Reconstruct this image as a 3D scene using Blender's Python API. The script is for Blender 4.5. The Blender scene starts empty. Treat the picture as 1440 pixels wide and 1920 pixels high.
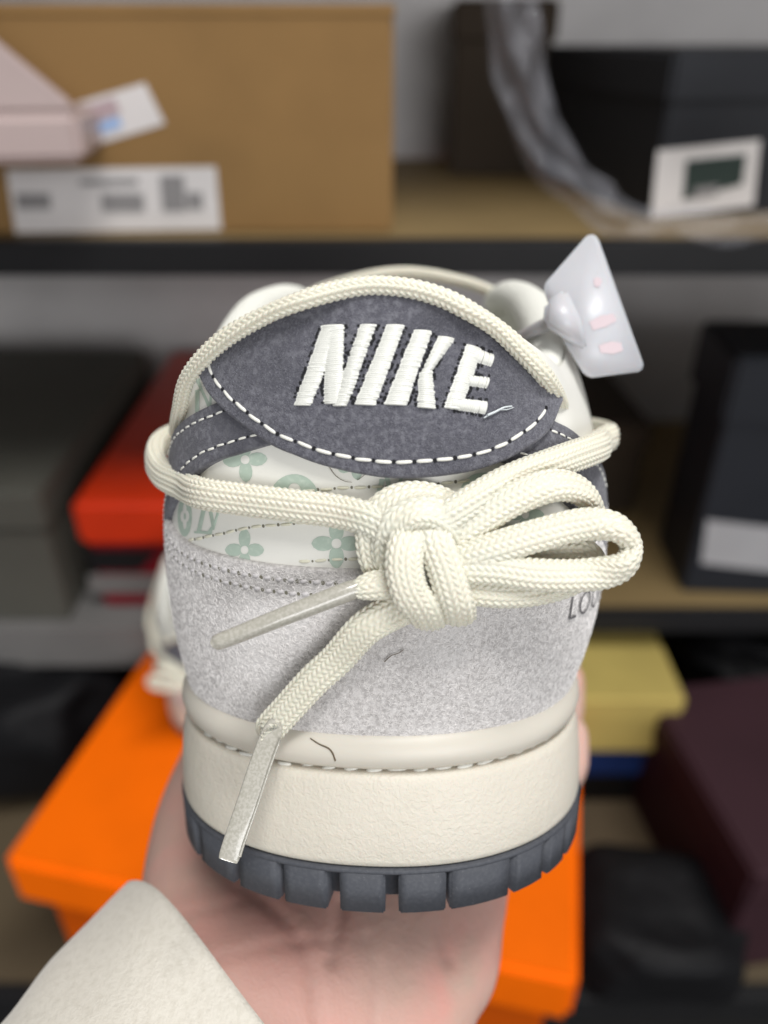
import bpy, bmesh, math, random
import numpy as np
from mathutils import Vector, Matrix, geometry
from mathutils.bvhtree import BVHTree
random.seed(7); rng = np.random.default_rng(7)
R = math.radians
scene = bpy.context.scene
col = scene.collection

# ------------------------------------------------------------------ camera, light, exposure
PITCH = R(31.9); ZC = 1.25; F = 1444.0          # F: focal length in photo pixels (1440 wide)
cd = bpy.data.cameras.new('camera'); cam = bpy.data.objects.new('camera', cd); col.objects.link(cam)
cam.location = (0, 0, ZC); cam.rotation_euler = (math.pi/2 - PITCH, 0, 0)
cd.sensor_fit = 'HORIZONTAL'; cd.sensor_width = 36; cd.lens = 36*F/1440
cd.clip_start = 0.01; cd.clip_end = 50
cd.dof.use_dof = True; cd.dof.focus_distance = 0.1235; cd.dof.aperture_fstop = 11.0
scene.camera = cam
w = bpy.data.worlds.new('World'); scene.world = w; w.use_nodes = True
w.node_tree.nodes['Background'].inputs[0].default_value = (0.97, 0.985, 1.0, 1)
w.node_tree.nodes['Background'].inputs[1].default_value = 0.23
def lamp(name, loc, target, sx, sy, power, colr=(1, .985, .965)):
    l = bpy.data.lights.new(name, 'AREA'); l.shape = 'RECTANGLE'; l.size = sx; l.size_y = sy
    l.energy = power; l.color = colr
    o = bpy.data.objects.new(name, l); col.objects.link(o); o.location = loc
    o.rotation_euler = (Vector(target)-Vector(loc)).to_track_quat('-Z', 'Y').to_euler()
    return o
lamp('ceiling_lamp', (0.35, -0.10, 2.75), (0.05, 0.2, 1.1), 1.2, 0.3, 19)
lamp('added_front_fill', (1.1, -3.2, 1.75), (0.0, 0.4, 1.0), 2.2, 1.3, 46, (.985, .99, 1))  # added soft fill behind the camera, no window there; reaches under the shelves
vs = scene.view_settings; vs.view_transform = 'Standard'; vs.look = 'None'; vs.exposure = 0.58; vs.gamma = 1.0

# ------------------------------------------------------------------ frames
MC = Matrix.Translation((0, 0, ZC)) @ Matrix.Rotation(-PITCH, 4, 'X')      # camera-aligned (x right, y ahead, z up) -> world
def cpt(u, v, d): return Vector(((u-720)/F*d, d, (960-v)/F*d))
def wdrop(u, v, drop):                                                    # pixel -> world point at a height below the camera
    q = MC.to_3x3() @ cpt(u, v, 1.0); t = -drop/q.z
    return Vector((q.x*t, q.y*t, ZC-drop))
def wY(u, v, Y):
    q = MC.to_3x3() @ cpt(u, v, 1.0); t = Y/q.y
    return Vector((q.x*t, Y, ZC+q.z*t))
SHOE = Matrix.Translation((-.0042, .1324, -.0686)) @ Matrix.Rotation(R(9.5), 4, 'X') @ Matrix.Rotation(R(-.24), 4, 'Y') @ Matrix.Rotation(R(-5.63), 4, 'Z')
SI = SHOE.inverted(); EYE = SI @ Vector((0, 0, 0))
def loc(u, v, d): return SI @ cpt(u, v, d)                                  # pixel + depth -> shoe space

# ------------------------------------------------------------------ materials
def hexlin(r, g, b):
    f = lambda c: (c/255/12.92) if c/255 <= .04045 else ((c/255+.055)/1.055)**2.4
    return (f(r), f(g), f(b))
def mat(name, c, rough=.6, noise=None, bump=None, spec=.4, sss=0, metal=0, trans=0, alpha=1, sheen=0, stretch=None, coat=0):
    m = bpy.data.materials.new(name); m.use_nodes = True
    nt = m.node_tree; b = nt.nodes['Principled BSDF']
    b.inputs['Base Color'].default_value = (*c, 1); b.inputs['Roughness'].default_value = rough
    b.inputs['Specular IOR Level'].default_value = spec; b.inputs['Metallic'].default_value = metal
    b.inputs['Transmission Weight'].default_value = trans; b.inputs['Alpha'].default_value = alpha
    b.inputs['Sheen Weight'].default_value = sheen; b.inputs['Coat Weight'].default_value = coat
    if sss:
        b.inputs['Subsurface Weight'].default_value = sss; b.inputs['Subsurface Radius'].default_value = (.006, .0025, .0015); b.inputs['Subsurface Scale'].default_value = 1
    tc = nt.nodes.new('ShaderNodeTexCoord'); mp = nt.nodes.new('ShaderNodeMapping')
    nt.links.new(tc.outputs['Object'], mp.inputs[0])
    if stretch: mp.inputs['Scale'].default_value = stretch
    if noise:          # list of (scale, detail, colour, low, high)
        cur = None
        for sc, det, c2, lo, hi in noise:
            n = nt.nodes.new('ShaderNodeTexNoise'); n.inputs['Scale'].default_value = sc; n.inputs['Detail'].default_value = det
            nt.links.new(mp.outputs[0], n.inputs['Vector'])
            r_ = nt.nodes.new('ShaderNodeMapRange'); r_.inputs[1].default_value = lo; r_.inputs[2].default_value = hi
            nt.links.new(n.outputs[0], r_.inputs[0])
            mx = nt.nodes.new('ShaderNodeMix'); mx.data_type = 'RGBA'
            nt.links.new(r_.outputs[0], mx.inputs[0])
            if cur: nt.links.new(cur, mx.inputs[6])
            else: mx.inputs[6].default_value = (*c, 1)
            mx.inputs[7].default_value = (*c2, 1); cur = mx.outputs[2]
        nt.links.new(cur, b.inputs['Base Color'])
    if bump:           # list of (scale, detail, strength, distance, distortion)
        prev = None
        for sc, det, st, dist, dis in bump:
            n = nt.nodes.new('ShaderNodeTexNoise'); n.inputs['Scale'].default_value = sc; n.inputs['Detail'].default_value = det
            n.inputs['Distortion'].default_value = dis
            nt.links.new(mp.outputs[0], n.inputs['Vector'])
            bp = nt.nodes.new('ShaderNodeBump'); bp.inputs['Strength'].default_value = st; bp.inputs['Distance'].default_value = dist
            nt.links.new(n.outputs[0], bp.inputs['Height'])
            if prev: nt.links.new(prev, bp.inputs['Normal'])
            prev = bp.outputs[0]
        nt.links.new(prev, b.inputs['Normal'])
    return m
M = {}
M['suede'] = mat('light_suede', (.51, .485, .475), .95, noise=[(1300, 4, (.72, .692, .68), .40, .62), (42, 4, (.75, .727, .715), .48, .66)],
                 bump=[(1300, 4, .7, .0005, 3.0), (330, 3, .3, .0006, 1.4)], spec=.15, sheen=.3)
M['dark_suede'] = mat('dark_suede', (.105, .104, .125), .95, noise=[(1100, 5, (.18, .18, .205), .46, .66), (130, 4, (.085, .085, .102), .48, .72)],
                      bump=[(1500, 4, .8, .0005, 1.8), (300, 3, .2, .0006, .5)], spec=.12, sheen=.2)
M['nap'] = mat('suede_fibre', (.88, .855, .84), .7, spec=.3)
M['dark_nap'] = mat('dark_suede_fibre', (.24, .24, .27), .8, spec=.2)
M['leather'] = mat('white_leather', (.80, .79, .735), .42, bump=[(260, 4, .12, .0004, .4), (2500, 3, .10, .0001, 0)], spec=.45)
M['lining'] = mat('white_lining', (.76, .76, .70), .85, bump=[(900, 3, .4, .0004, 0)], spec=.2)
M['midsole'] = mat('cream_midsole', (.645, .60, .515), .5, noise=[(60, 4, (.61, .565, .475), .5, .8)],
                   bump=[(1050, 3, .55, .00035, 1.0), (300, 2, .25, .0004, .6)], spec=.4, sss=.08)
M['rim'] = mat('cream_rim', (.63, .59, .515), .42, bump=[(420, 3, .10, .0003, .4)], spec=.4, sss=.08)
M['outsole'] = mat('grey_rubber', (.060, .064, .076), .62, noise=[(1500, 3, (.078, .082, .094), .45, .75), (4200, 1, (.30, .30, .32), .765, .80)],
                   bump=[(900, 4, .4, .0003, .8)], spec=.35)
M['thread'] = mat('white_thread', (.80, .79, .73), .38, bump=[(3000, 2, .4, .0002, 0)], spec=.5, sheen=.2)
M['satin'] = mat('satin_thread', (.76, .76, .71), .30, spec=.55)
M['greythread'] = mat('lilac_thread', (.60, .58, .585), .5, spec=.4)
M['creamthread'] = mat('cream_thread', (.74, .72, .58), .45, spec=.4)
M['hole'] = mat('needle_hole', (.02, .02, .022), .9, spec=.1)
M['hole2'] = mat('leather_hole', (.20, .19, .15), .9, spec=.1)
M['print'] = mat('green_print', (.44, .535, .455), .5, noise=[(1200, 3, (.55, .63, .55), .5, .8)], spec=.4)
M['letter'] = mat('grey_foil', (.14, .135, .14), .45, spec=.5)
M['lace'] = mat('cream_lace', (.73, .695, .575), .36, bump=[(3200, 2, .3, .00012, 0)], spec=.5, sheen=.1, sss=.12)
M['aglet'] = mat('aglet_film', (.36, .345, .295), .22, noise=[(2200, 2, (.44, .42, .37), .42, .6)], bump=[(1300, 2, .18, .0002, 0)], spec=.5, coat=.5)
M['tag'] = mat('white_plastic', (.52, .52, .55), .35, spec=.45, sss=.2)
M['pink'] = mat('faded_red_ink', (.55, .455, .48), .6)
M['fibre'] = mat('brown_fibre', (.12, .09, .055), .6)
M['glue'] = mat('glue_thread', (.62, .66, .68), .2, spec=.6)

# ------------------------------------------------------------------ small helpers
def mesh(name, V, Fc, m, parent=None, smooth=True):
    me = bpy.data.meshes.new(name); me.from_pydata([tuple(v) for v in V], [], [tuple(f) for f in Fc])
    if smooth: me.polygons.foreach_set('use_smooth', [True]*len(me.polygons))
    if m: me.materials.append(m)
    me.update()
    o = bpy.data.objects.new(name, me); col.objects.link(o); o.parent = parent
    return o
def from_bm(name, bm, m, parent=None, smooth=False):
    me = bpy.data.meshes.new(name); bm.to_mesh(me); bm.free()
    if smooth: me.polygons.foreach_set('use_smooth', [True]*len(me.polygons))
    me.materials.append(m); o = bpy.data.objects.new(name, me); col.objects.link(o); o.parent = parent
    return o
def thing(name, label, cat, mw=None, group=None):
    o = bpy.data.objects.new(name, None); col.objects.link(o); o.empty_display_size = .02
    if mw is not None: o.matrix_world = mw
    o['label'] = label; o['category'] = cat
    if group: o['group'] = group
    return o
def grid_faces(n, m, closed_u=False, closed_v=False):
    f = []
    for i in range(n if closed_u else n-1):
        for j in range(m if closed_v else m-1):
            a = i*m+j; b = ((i+1) % n)*m+j; c = ((i+1) % n)*m+(j+1) % m; d = i*m+(j+1) % m
            f.append((a, b, c, d))
    return f
def catmull(P, n):
    P = np.array(P, float); K = len(P)
    d = np.maximum(np.linalg.norm(np.diff(P[:, :min(3, P.shape[1])], axis=0), axis=1), 1e-9)**.5
    t = np.concatenate([[0], np.cumsum(d)])
    m = np.zeros_like(P)
    for i in range(K):
        a, b = max(i-1, 0), min(i+1, K-1)
        m[i] = (P[b]-P[a])/(t[b]-t[a])
    q = np.linspace(0, t[-1], n); k = np.clip(np.searchsorted(t, q, side='right')-1, 0, K-2)
    h = (t[k+1]-t[k])[:, None]; s = ((q-t[k])/(t[k+1]-t[k]))[:, None]
    return (2*s**3-3*s**2+1)*P[k]+(s**3-2*s**2+s)*h*m[k]+(-2*s**3+3*s**2)*P[k+1]+(s**3-s**2)*h*m[k+1]
def resample(P, n=None, step=None):
    d = np.concatenate([[0], np.cumsum(np.linalg.norm(np.diff(P[:, :3], axis=0), axis=1))])
    if n is None: n = max(4, int(d[-1]/step))
    q = np.linspace(0, d[-1], n)
    return np.stack([np.interp(q, d, P[:, i]) for i in range(P.shape[1])], 1)

# ------------------------------------------------------------------ sneaker: sole outline (s = arc length from heel, + right)
A0, B0, NS = .0410, .0378, 2.2
th = np.linspace(0, math.pi/2, 400)
hx = A0*np.abs(np.sin(th))**(2/NS); hy = B0*(1-np.abs(np.cos(th))**(2/NS))
front = catmull([(.041, .0378), (.0415, .055), (.0415, .085), (.041, .115), (.0435, .15), (.048, .185), (.0495, .215), (.0455, .245), (.033, .27), (.016, .2815), (0, .284)], 500)
half = np.concatenate([np.stack([hx, hy], 1), front[1:]])
dd = np.concatenate([[0], np.cumsum(np.hypot(*np.diff(half, axis=0).T))])
LH = dd[-1]
def out2(s):
    s = np.asarray(s, float); a = np.abs(s); sg = np.where(s < 0, -1., 1.)
    x = np.interp(a, dd, half[:, 0]); y = np.interp(a, dd, half[:, 1])
    e = .0015
    a1 = np.clip(a-e, 0, LH); a2 = np.clip(a+e, 0, LH)
    tx = np.interp(a2, dd, half[:, 0])-np.interp(a1, dd, half[:, 0]); ty = np.interp(a2, dd, half[:, 1])-np.interp(a1, dd, half[:, 1])
    tx = np.where(a < e, 1., tx); ty = np.where(a < e, 0., ty)
    tx = np.where(a > LH-e, -1., tx); ty = np.where(a > LH-e, 0., ty)
    L = np.hypot(tx, ty); nx, ny = ty/L, -tx/L
    return np.stack([sg*x, y], -1), np.stack([sg*nx, ny], -1)
def ring(profile, name, m, parent, s0=-LH, s1=LH, n=260, cap=True):
    s = np.linspace(s0, s1, n, endpoint=False); P, N = out2(s)
    V = []
    for i in range(n):
        for o_, z in profile: V.append((P[i, 0]+N[i, 0]*o_, P[i, 1]+N[i, 1]*o_, z))
    k = len(profile); Fc = grid_faces(n, k, closed_u=True)
    if cap:
        V.append((0, .13, profile[0][1])); V.append((0, .13, profile[-1][1])); c0 = len(V)-2
        for i in range(n):
            j = (i+1) % n
            Fc.append((j*k, i*k, c0)); Fc.append((i*k+k-1, j*k+k-1, c0+1))
    return mesh(name, V, Fc, m, parent)

sneaker = thing('sneaker', 'grey and cream sneaker in the hand, heel first, rope lace knotted across its heel', 'sneaker', MC @ SHOE, 'pair of sneakers')
# outsole: core, top band and separate lugs
outsole = ring([(-.0030, .0012), (-.0030, .0071), (.0004, .0073), (.0008, .0076), (.0009, .0080), (.0006, .0083), (-.002, .0085)], 'outsole', M['outsole'], sneaker)
Z0, ZB, ZG, ZU = 0, .0081, .0248, .0319
bvh_cache = {}
# find lug limits from the photograph on the rear of the outsole
ln = np.linspace(-.09, .09, 3601); Pl, Nl = out2(ln)
uu = []
for i in range(len(ln)):
    q = SHOE @ Vector((Pl[i, 0]+Nl[i, 0]*.001, Pl[i, 1]+Nl[i, 1]*.001, .003)); uu.append(720+F*q.x/q.y)
uu = np.array(uu)
mid = slice(np.argmin(uu), np.argmax(uu)+1)
s_of_u = lambda u: float(np.interp(u, uu[mid], ln[mid]))
lugs = [(s_of_u(a), s_of_u(b)) for a, b in ((372, 434), (444, 521), (530, 612), (636, 722), (748, 838), (846, 958), (967, 1022), (1031, 1062))]
pitch = .0112
a = lugs[0][0]
while a > -LH+.006: lugs.append((a-pitch, a-.0014)); a -= pitch
a = lugs[7][1]
while a < LH-.014: lugs.append((a+.0014, a+pitch)); a += pitch
for (a, b) in lugs:
    n = 6; bm = bmesh.new(); s = np.linspace(a, b, n); P, N = out2(s); vs_ = []
    for i in range(n):
        row = [bm.verts.new((P[i, 0]+N[i, 0]*o_, P[i, 1]+N[i, 1]*o_, z)) for o_, z in ((-.016, 0.), (.0005, 0.), (.00085, .0079), (-.016, .0079))]
        vs_.append(row)
    for i in range(n-1):
        for j in range(4): bm.faces.new((vs_[i][j], vs_[i+1][j], vs_[i+1][(j+1) % 4], vs_[i][(j+1) % 4]))
    bm.faces.new(vs_[0][::-1]); bm.faces.new(vs_[-1])
    bmesh.ops.recalc_face_normals(bm, faces=bm.faces)
    ed = [e for e in bm.edges if e.is_manifold and e.calc_face_angle(0) > .8]
    bmesh.ops.bevel(bm, geom=ed, offset=.00032, segments=3, affect='EDGES', clamp_overlap=True)
    lg = from_bm('tread_lug', bm, M['outsole'], outsole, smooth=True)
# midsole band and rounded rim above the stitch groove
midsole = ring([(-.004, .0084), (-.0002, .0084), (.0004, .0089), (.0006, .0098), (.0005, .0150), (.0001, .0205), (-.0004, .0232), (-.0007, .0243), (-.0014, .0247), (-.0030, .0250), (-.010, .0252)], 'midsole', M['midsole'], sneaker, n=400)
rim = ring([(-.010, .0249), (-.0026, .0253), (-.0013, .0256), (-.0004, .0266), (0.0000, .0282), (-.0002, .0297), (-.0009, .0311), (-.0020, .0319), (-.0034, .0322), (-.010, .0323)], 'sole_rim', M['rim'], midsole, n=400)

# ------------------------------------------------------------------ upper surface S(s, k)
TT = np.array([[0, 0, .0012, .1030], [.012, .0112, .0028, .1018], [.024, .0222, .0075, .0985], [.036, .0298, .0155, .0945], [.05, .0345, .029, .0925],
               [.07, .0375, .048, .0985], [.095, .0355, .070, .1085], [.12, .030, .088, .1120], [.15, .0245, .112, .104], [.18, .0215, .138, .090],
               [.21, .018, .162, .077], [.26, .009, .180, .068], [LH, 0, .186, .066]])
def Tedge(a): return np.array([np.interp(a, TTs[:, 0], TTs[:, i]) for i in (1, 2, 3)])
TTs = resample(np.column_stack([catmull(TT[:, 1:], 400), np.interp(np.linspace(0, 1, 400), np.linspace(0, 1, 400), np.zeros(400))]), n=400)
tt_ = np.concatenate([[0], np.cumsum(np.maximum(np.linalg.norm(np.diff(TT[:, 1:], axis=0), axis=1), 1e-9)**.5)])
cm = catmull(TT[:, 1:], 400); qs = np.linspace(0, tt_[-1], 400); TTs = np.column_stack([np.interp(qs, tt_, TT[:, 0]), cm])
NU, NK = 331, 49
sg = np.linspace(-1, 1, NU); sg = np.sign(sg)*np.abs(sg)**1.25*LH
kg = np.linspace(0, 1, NK)
G = np.zeros((NU, NK, 3))
for i, s in enumerate(sg):
    P, N = out2(s); a = abs(s); T = Tedge(a); T[0] *= (1 if s >= 0 else -1)
    hz = max(T[2]-ZU, .02)
    f = np.clip((a-.11)/.06, 0, 1); side = np.clip(a/.05, 0, 1)
    P0 = np.array([P[0]-N[0]*.0026, P[1]-N[1]*.0026, ZU-.0006])
    o1 = np.interp(a, [0, .02, .05, .11, .16, LH], [.0030, .0040, .0052, .005, .004, .004])
    P1 = P0+np.array([N[0]*o1, N[1]*o1, .34*hz])
    o2 = np.interp(a, [0, .02, .05, .08, .11], [.0035, .005, .0076, .009, .009])
    P2a = T+np.array([N[0]*o2, N[1]*o2, -.32*hz])
    P2b = np.array([T[0]*.45+P0[0]*.55, T[1]*.45+P0[1]*.55, T[2]+.004])
    P2 = P2a*(1-f)+P2b*f
    if s > 0:
        ex = np.interp(a, [0, .02, .05, .12, .18], [0, .0006, .0026, .002, 0]); P1 = P1+np.array([N[0], N[1], 0])*ex; P2 = P2+np.array([N[0], N[1], 0])*ex
    for j, k in enumerate(kg):
        G[i, j] = (1-k)**3*P0+3*k*(1-k)**2*P1+3*k*k*(1-k)*P2+k**3*T
du = np.gradient(G, axis=0); dk = np.gradient(G, axis=1)
GN = np.cross(du, dk); GN /= np.linalg.norm(GN, axis=2, keepdims=True)+1e-12
ic = NU//2
if GN[ic, 10, 1] > 0: GN = -GN
GV = G.reshape(-1, 3); GF = grid_faces(NU, NK)
def get_bvh(off):
    if off not in bvh_cache:
        bvh_cache[off] = BVHTree.FromPolygons([tuple(v) for v in (G+GN*off).reshape(-1, 3)], GF)
    return bvh_cache[off]
def hit(u, v, off=0.0):
    d = (loc(u, v, 1.0)-EYE).normalized()
    r_ = get_bvh(off).ray_cast(EYE, d)
    if r_[0] is None:
        r2 = None
        for sh in range(3, 90, 3):                       # outside the silhouette: walk inwards
            uu_ = u+(720-u)*sh/300; vv_ = v+(900-v)*sh/300
            r2 = get_bvh(off).ray_cast(EYE, (loc(uu_, vv_, 1.0)-EYE).normalized())
            if r2[0] is not None: r_ = r2; break
        if r_[0] is None: print('MISS', u, v); return np.array(loc(u, v, .13)), np.array((0, -1., 0))
    n = r_[1]
    if n.dot(d) > 0: n = -n
    return np.array(r_[0]), np.array(n)
def sz_of(p):
    d = ((G-p)**2).sum(2); i, j = np.unravel_index(d.argmin(), d.shape)
    return sg[i], p[2]
def surf(s, z, off=0.0):                                  # a point of the upper at arc s and height z
    x = np.interp(s, sg, np.arange(NU)); i = int(min(x, NU-2)); f = x-i; out = []
    for c in (i, i+1):
        zz = np.maximum.accumulate(G[c, :, 2]+np.arange(NK)*1e-9)
        k = np.interp(z, zz, np.arange(NK)); j = int(min(k, NK-2)); g = k-j
        out.append(((G[c, j]*(1-g)+G[c, j+1]*g), (GN[c, j]*(1-g)+GN[c, j+1]*g)))
    p = out[0][0]*(1-f)+out[1][0]*f; n = out[0][1]*(1-f)+out[1][1]*f; n /= np.linalg.norm(n)
    return p+n*off, n
upper = mesh('upper', GV, GF, M['leather'], sneaker)
# lining: the inner shell, a padded collar roll and insole
IN = G-GN*np.interp(kg, [0, .6, 1], [.003, .004, .005])[None, :, None]
lining = mesh('lining', IN.reshape(-1, 3), GF, M['lining'], sneaker)
def tube(name, pts, rad, m, parent, n=14, closed=False, squash=1.0, cap=True):
    P = np.array(pts, float); K = len(P)
    T = np.gradient(P, axis=0); T /= np.linalg.norm(T, axis=1, keepdims=True)+1e-12
    up = np.array([0, 0, 1.]) if abs(T[0][2]) < .9 else np.array([0, 1., 0])
    V = []; rad = np.broadcast_to(rad, (K,))
    b = None
    for i in range(K):
        if b is None: b = np.cross(T[i], up)
        b = b-T[i]*np.dot(b, T[i]); b /= np.linalg.norm(b)+1e-12; c = np.cross(b, T[i])
        for j in range(n):
            q = 2*math.pi*j/n; V.append(P[i]+rad[i]*(math.cos(q)*b+math.sin(q)*c*squash))
    Fc = grid_faces(K, n, closed_v=True)
    if cap:
        Fc.append(tuple(range(n))[::-1]); Fc.append(tuple((K-1)*n+j for j in range(n)))
    return mesh(name, V, Fc, m, parent)
ce = []
for s in np.linspace(-.125, .125, 150):
    T = Tedge(abs(s)); T[0] *= 1 if s >= 0 else -1
    P, N = out2(s); dwn = .0035
    ce.append((T[0]-N[0]*.0036, T[1]-N[1]*.0036, T[2]-.0036+.0022*min(1, abs(s)/.08)))
tube('collar', ce, np.interp(np.abs(np.linspace(-.125, .125, 150)), [0, .03, .06, .09, .125], [.0034, .0034, .0036, .0046, .0036]), M['lining'], sneaker, n=20)
ring([(-.012, .034), (-.006, .036)], 'insole', M['lining'], sneaker, n=120)
# tongue
V = []; tg = catmull([(0, .20, .066), (0, .165, .083), (0, .13, .100), (0, .108, .108), (0, .098, .1115)], 30)
for i, p in enumerate(tg):
    hw = .014+.009*i/29
    for j in range(13):
        q = -1+2*j/12; V.append((q*hw, p[1]-.004*(1-q*q)+.008*q*q, p[2]-.010*q*q+.001))
tn = len(V); tv = [(x, y-.006, z-.003) for x, y, z in V]
tf = grid_faces(30, 13)
V2 = V+tv; Fb = tf+[tuple(x+tn for x in f[::-1]) for f in tf]
edge = [i*13 for i in range(30)]+[29*13+j for j in range(1, 13)]+[i*13+12 for i in range(28, -1, -1)]
for a_, b_ in zip(edge[:-1], edge[1:]): Fb.append((a_, b_, b_+tn, a_+tn))
mesh('tongue', V2, Fb, M['lining'], sneaker)

# ------------------------------------------------------------------ overlays on the upper
def thick_grid(Pg, Ng, t, name, m, parent, sink=.0006):
    """Pg, Ng: (n, m, 3) points on the upper and normals; a sheet of thickness t with rounded edges."""
    n, k = Pg.shape[:2]
    V = []; idx = {}
    du_ = np.gradient(Pg, axis=0); dv_ = np.gradient(Pg, axis=1)
    L = [(0, -sink), (0, t*.55), (.00018, t*.86), (.00045, t)]
    top = Pg+Ng*t
    V = [tuple(p) for p in top.reshape(-1, 3)]; Fc = grid_faces(n, k)
    ring_ = [(i, 0) for i in range(n)]+[(n-1, j) for j in range(1, k)]+[(i, k-1) for i in range(n-2, -1, -1)]+[(0, j) for j in range(k-2, 0, -1)]
    cen = top.mean((0, 1)); layers = []
    outp = []
    for q, (i, j) in enumerate(ring_):
        a_ = ring_[q-1]; b_ = ring_[(q+1) % len(ring_)]
        tv_ = Pg[b_]-Pg[a_]; o_ = np.cross(tv_, Ng[i, j]); ln_ = np.linalg.norm(o_)
        outp.append(o_/ln_ if ln_ > 1e-9 else np.zeros(3))
    ii, jj = ring_[len(ring_)//7]
    inner = Pg[min(max(ii, 1), n-2), min(max(jj, 1), k-2)]-Pg[ii, jj]
    sgn = -1 if np.dot(outp[len(ring_)//7], inner) > 0 else 1
    base = [i*k+j for i, j in ring_]; prev = base
    for e, h in ((.00030, t*.88), (.00048, t*.5), (.00050, -sink)):
        cur = []
        for q, (i, j) in enumerate(ring_):
            V.append(tuple(Pg[i, j]+Ng[i, j]*h+outp[q]*e*sgn)); cur.append(len(V)-1)
        for q in range(len(ring_)):
            q2 = (q+1) % len(ring_); Fc.append((prev[q], prev[q2], cur[q2], cur[q]))
        prev = cur
    o = mesh(name, V, Fc, m, parent)
    bm = bmesh.new(); bm.from_mesh(o.data); bmesh.ops.recalc_face_normals(bm, faces=bm.faces); bm.to_mesh(o.data); bm.free()
    return o
def px_grid(up, lo, n, k, off=0.0):
    U = catmull(up, n); Lw = catmull(lo, n); Pg = np.zeros((n, k, 3)); Ng = np.zeros((n, k, 3))
    for i in range(n):
        for j in range(k):
            q = U[i]*(1-j/(k-1))+Lw[i]*j/(k-1); Pg[i, j], Ng[i, j] = hit(q[0], q[1], off)
    # smooth normals
    for _ in range(3):
        Ng[1:-1] = (Ng[:-2]+Ng[1:-1]*2+Ng[2:])/4; Ng[:, 1:-1] = (Ng[:, :-2]+Ng[:, 1:-1]*2+Ng[:, 2:])/4
    Ng /= np.linalg.norm(Ng, axis=2, keepdims=True)
    return Pg, Ng
# heel counter in light suede, in (s, z)
ct = [sz_of(hit(u, v)[0]) for u, v in ((336, 1001), (364, 1022), (416, 1039), (503, 1057), (607, 1065), (676, 1067))]
cs = np.array(sorted([(abs(s), z) for s, z in ct])); print('counter', np.round(cs, 4))
zt0 = cs[0, 1]-.0004
ctop_s = np.concatenate([[0], cs[:, 0], [cs[-1, 0]+.012, .088, .105, .118, .128]])
ctop_z = np.concatenate([[zt0], cs[:, 1], [cs[-1, 1]+.0035, cs[-1, 1]+.003, .060, .047, .036]])
def ctop(s): return float(np.interp(abs(s), ctop_s, ctop_z))
ns, nk = 180, 26; Pg = np.zeros((ns, nk, 3)); Ng = np.zeros((ns, nk, 3))
for i, s in enumerate(np.linspace(-.127, .127, ns)):
    for j in range(nk):
        z = ZU-.0004+(ctop(s)-ZU)*j/(nk-1); Pg[i, j], Ng[i, j] = surf(s, z)
counter = thick_grid(Pg, Ng, .0011, 'heel_counter', M['suede'], sneaker)
def nap(Pg, Ng, t, count, length, wid, m, parent, lo=0.0, hi=1.0):
    n, k = Pg.shape[:2]; x = rng.uniform(lo, hi, count)*(n-1.001); y = rng.uniform(0, 1, count)*(k-1.001)
    i, j = x.astype(int), y.astype(int); f, g = (x-i)[:, None], (y-j)[:, None]
    mixg = lambda A: A[i, j]*(1-f)*(1-g)+A[i+1, j]*f*(1-g)+A[i, j+1]*(1-f)*g+A[i+1, j+1]*f*g
    P, N = mixg(Pg), mixg(Ng); N /= np.linalg.norm(N, axis=1, keepdims=True); P = P+N*t
    a_ = np.cross(N, np.array((0, 0, 1.))); a_ /= np.linalg.norm(a_, axis=1, keepdims=True); b_ = np.cross(N, a_)
    an = rng.uniform(0, 2*math.pi, count)+.8*np.sin(P[:, 0]*160+P[:, 2]*130); L = length*rng.uniform(.45, 1.25, count); cu = rng.normal(0, .9, count)
    V = np.zeros((count, 3, 3, 3)); r0 = wid*rng.uniform(.6, 1.2, count)
    pos = P-N*.00005
    for q in range(3):
        ang = an+cu*q*.6; d = a_*np.cos(ang)[:, None]+b_*np.sin(ang)[:, None]; sd = np.cross(N, d)
        r_ = (r0*(1, .85, .3)[q])[:, None]
        V[:, q, 0] = pos+sd*r_; V[:, q, 1] = pos-sd*r_; V[:, q, 2] = pos+N*r_*1.6
        pos = pos+d*(L/2)[:, None]+N*(rng.uniform(.02, .16, count)*L)[:, None]
    base = np.arange(count)[:, None, None]*9
    one = np.array([(q*3+e, q*3+(e+1) % 3, q*3+3+(e+1) % 3, q*3+3+e) for q in range(2) for e in range(3)])
    o_ = mesh('suede_nap', V.reshape(-1, 3), (base+one[None]).reshape(-1, 4).tolist(), m, parent); o_['kind'] = 'stuff'
nap(Pg, Ng, .0011, 34000, .00080, .00006, M['nap'], counter, .20, .80)
counter['label'] = 'light grey brushed suede heel counter'
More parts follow.
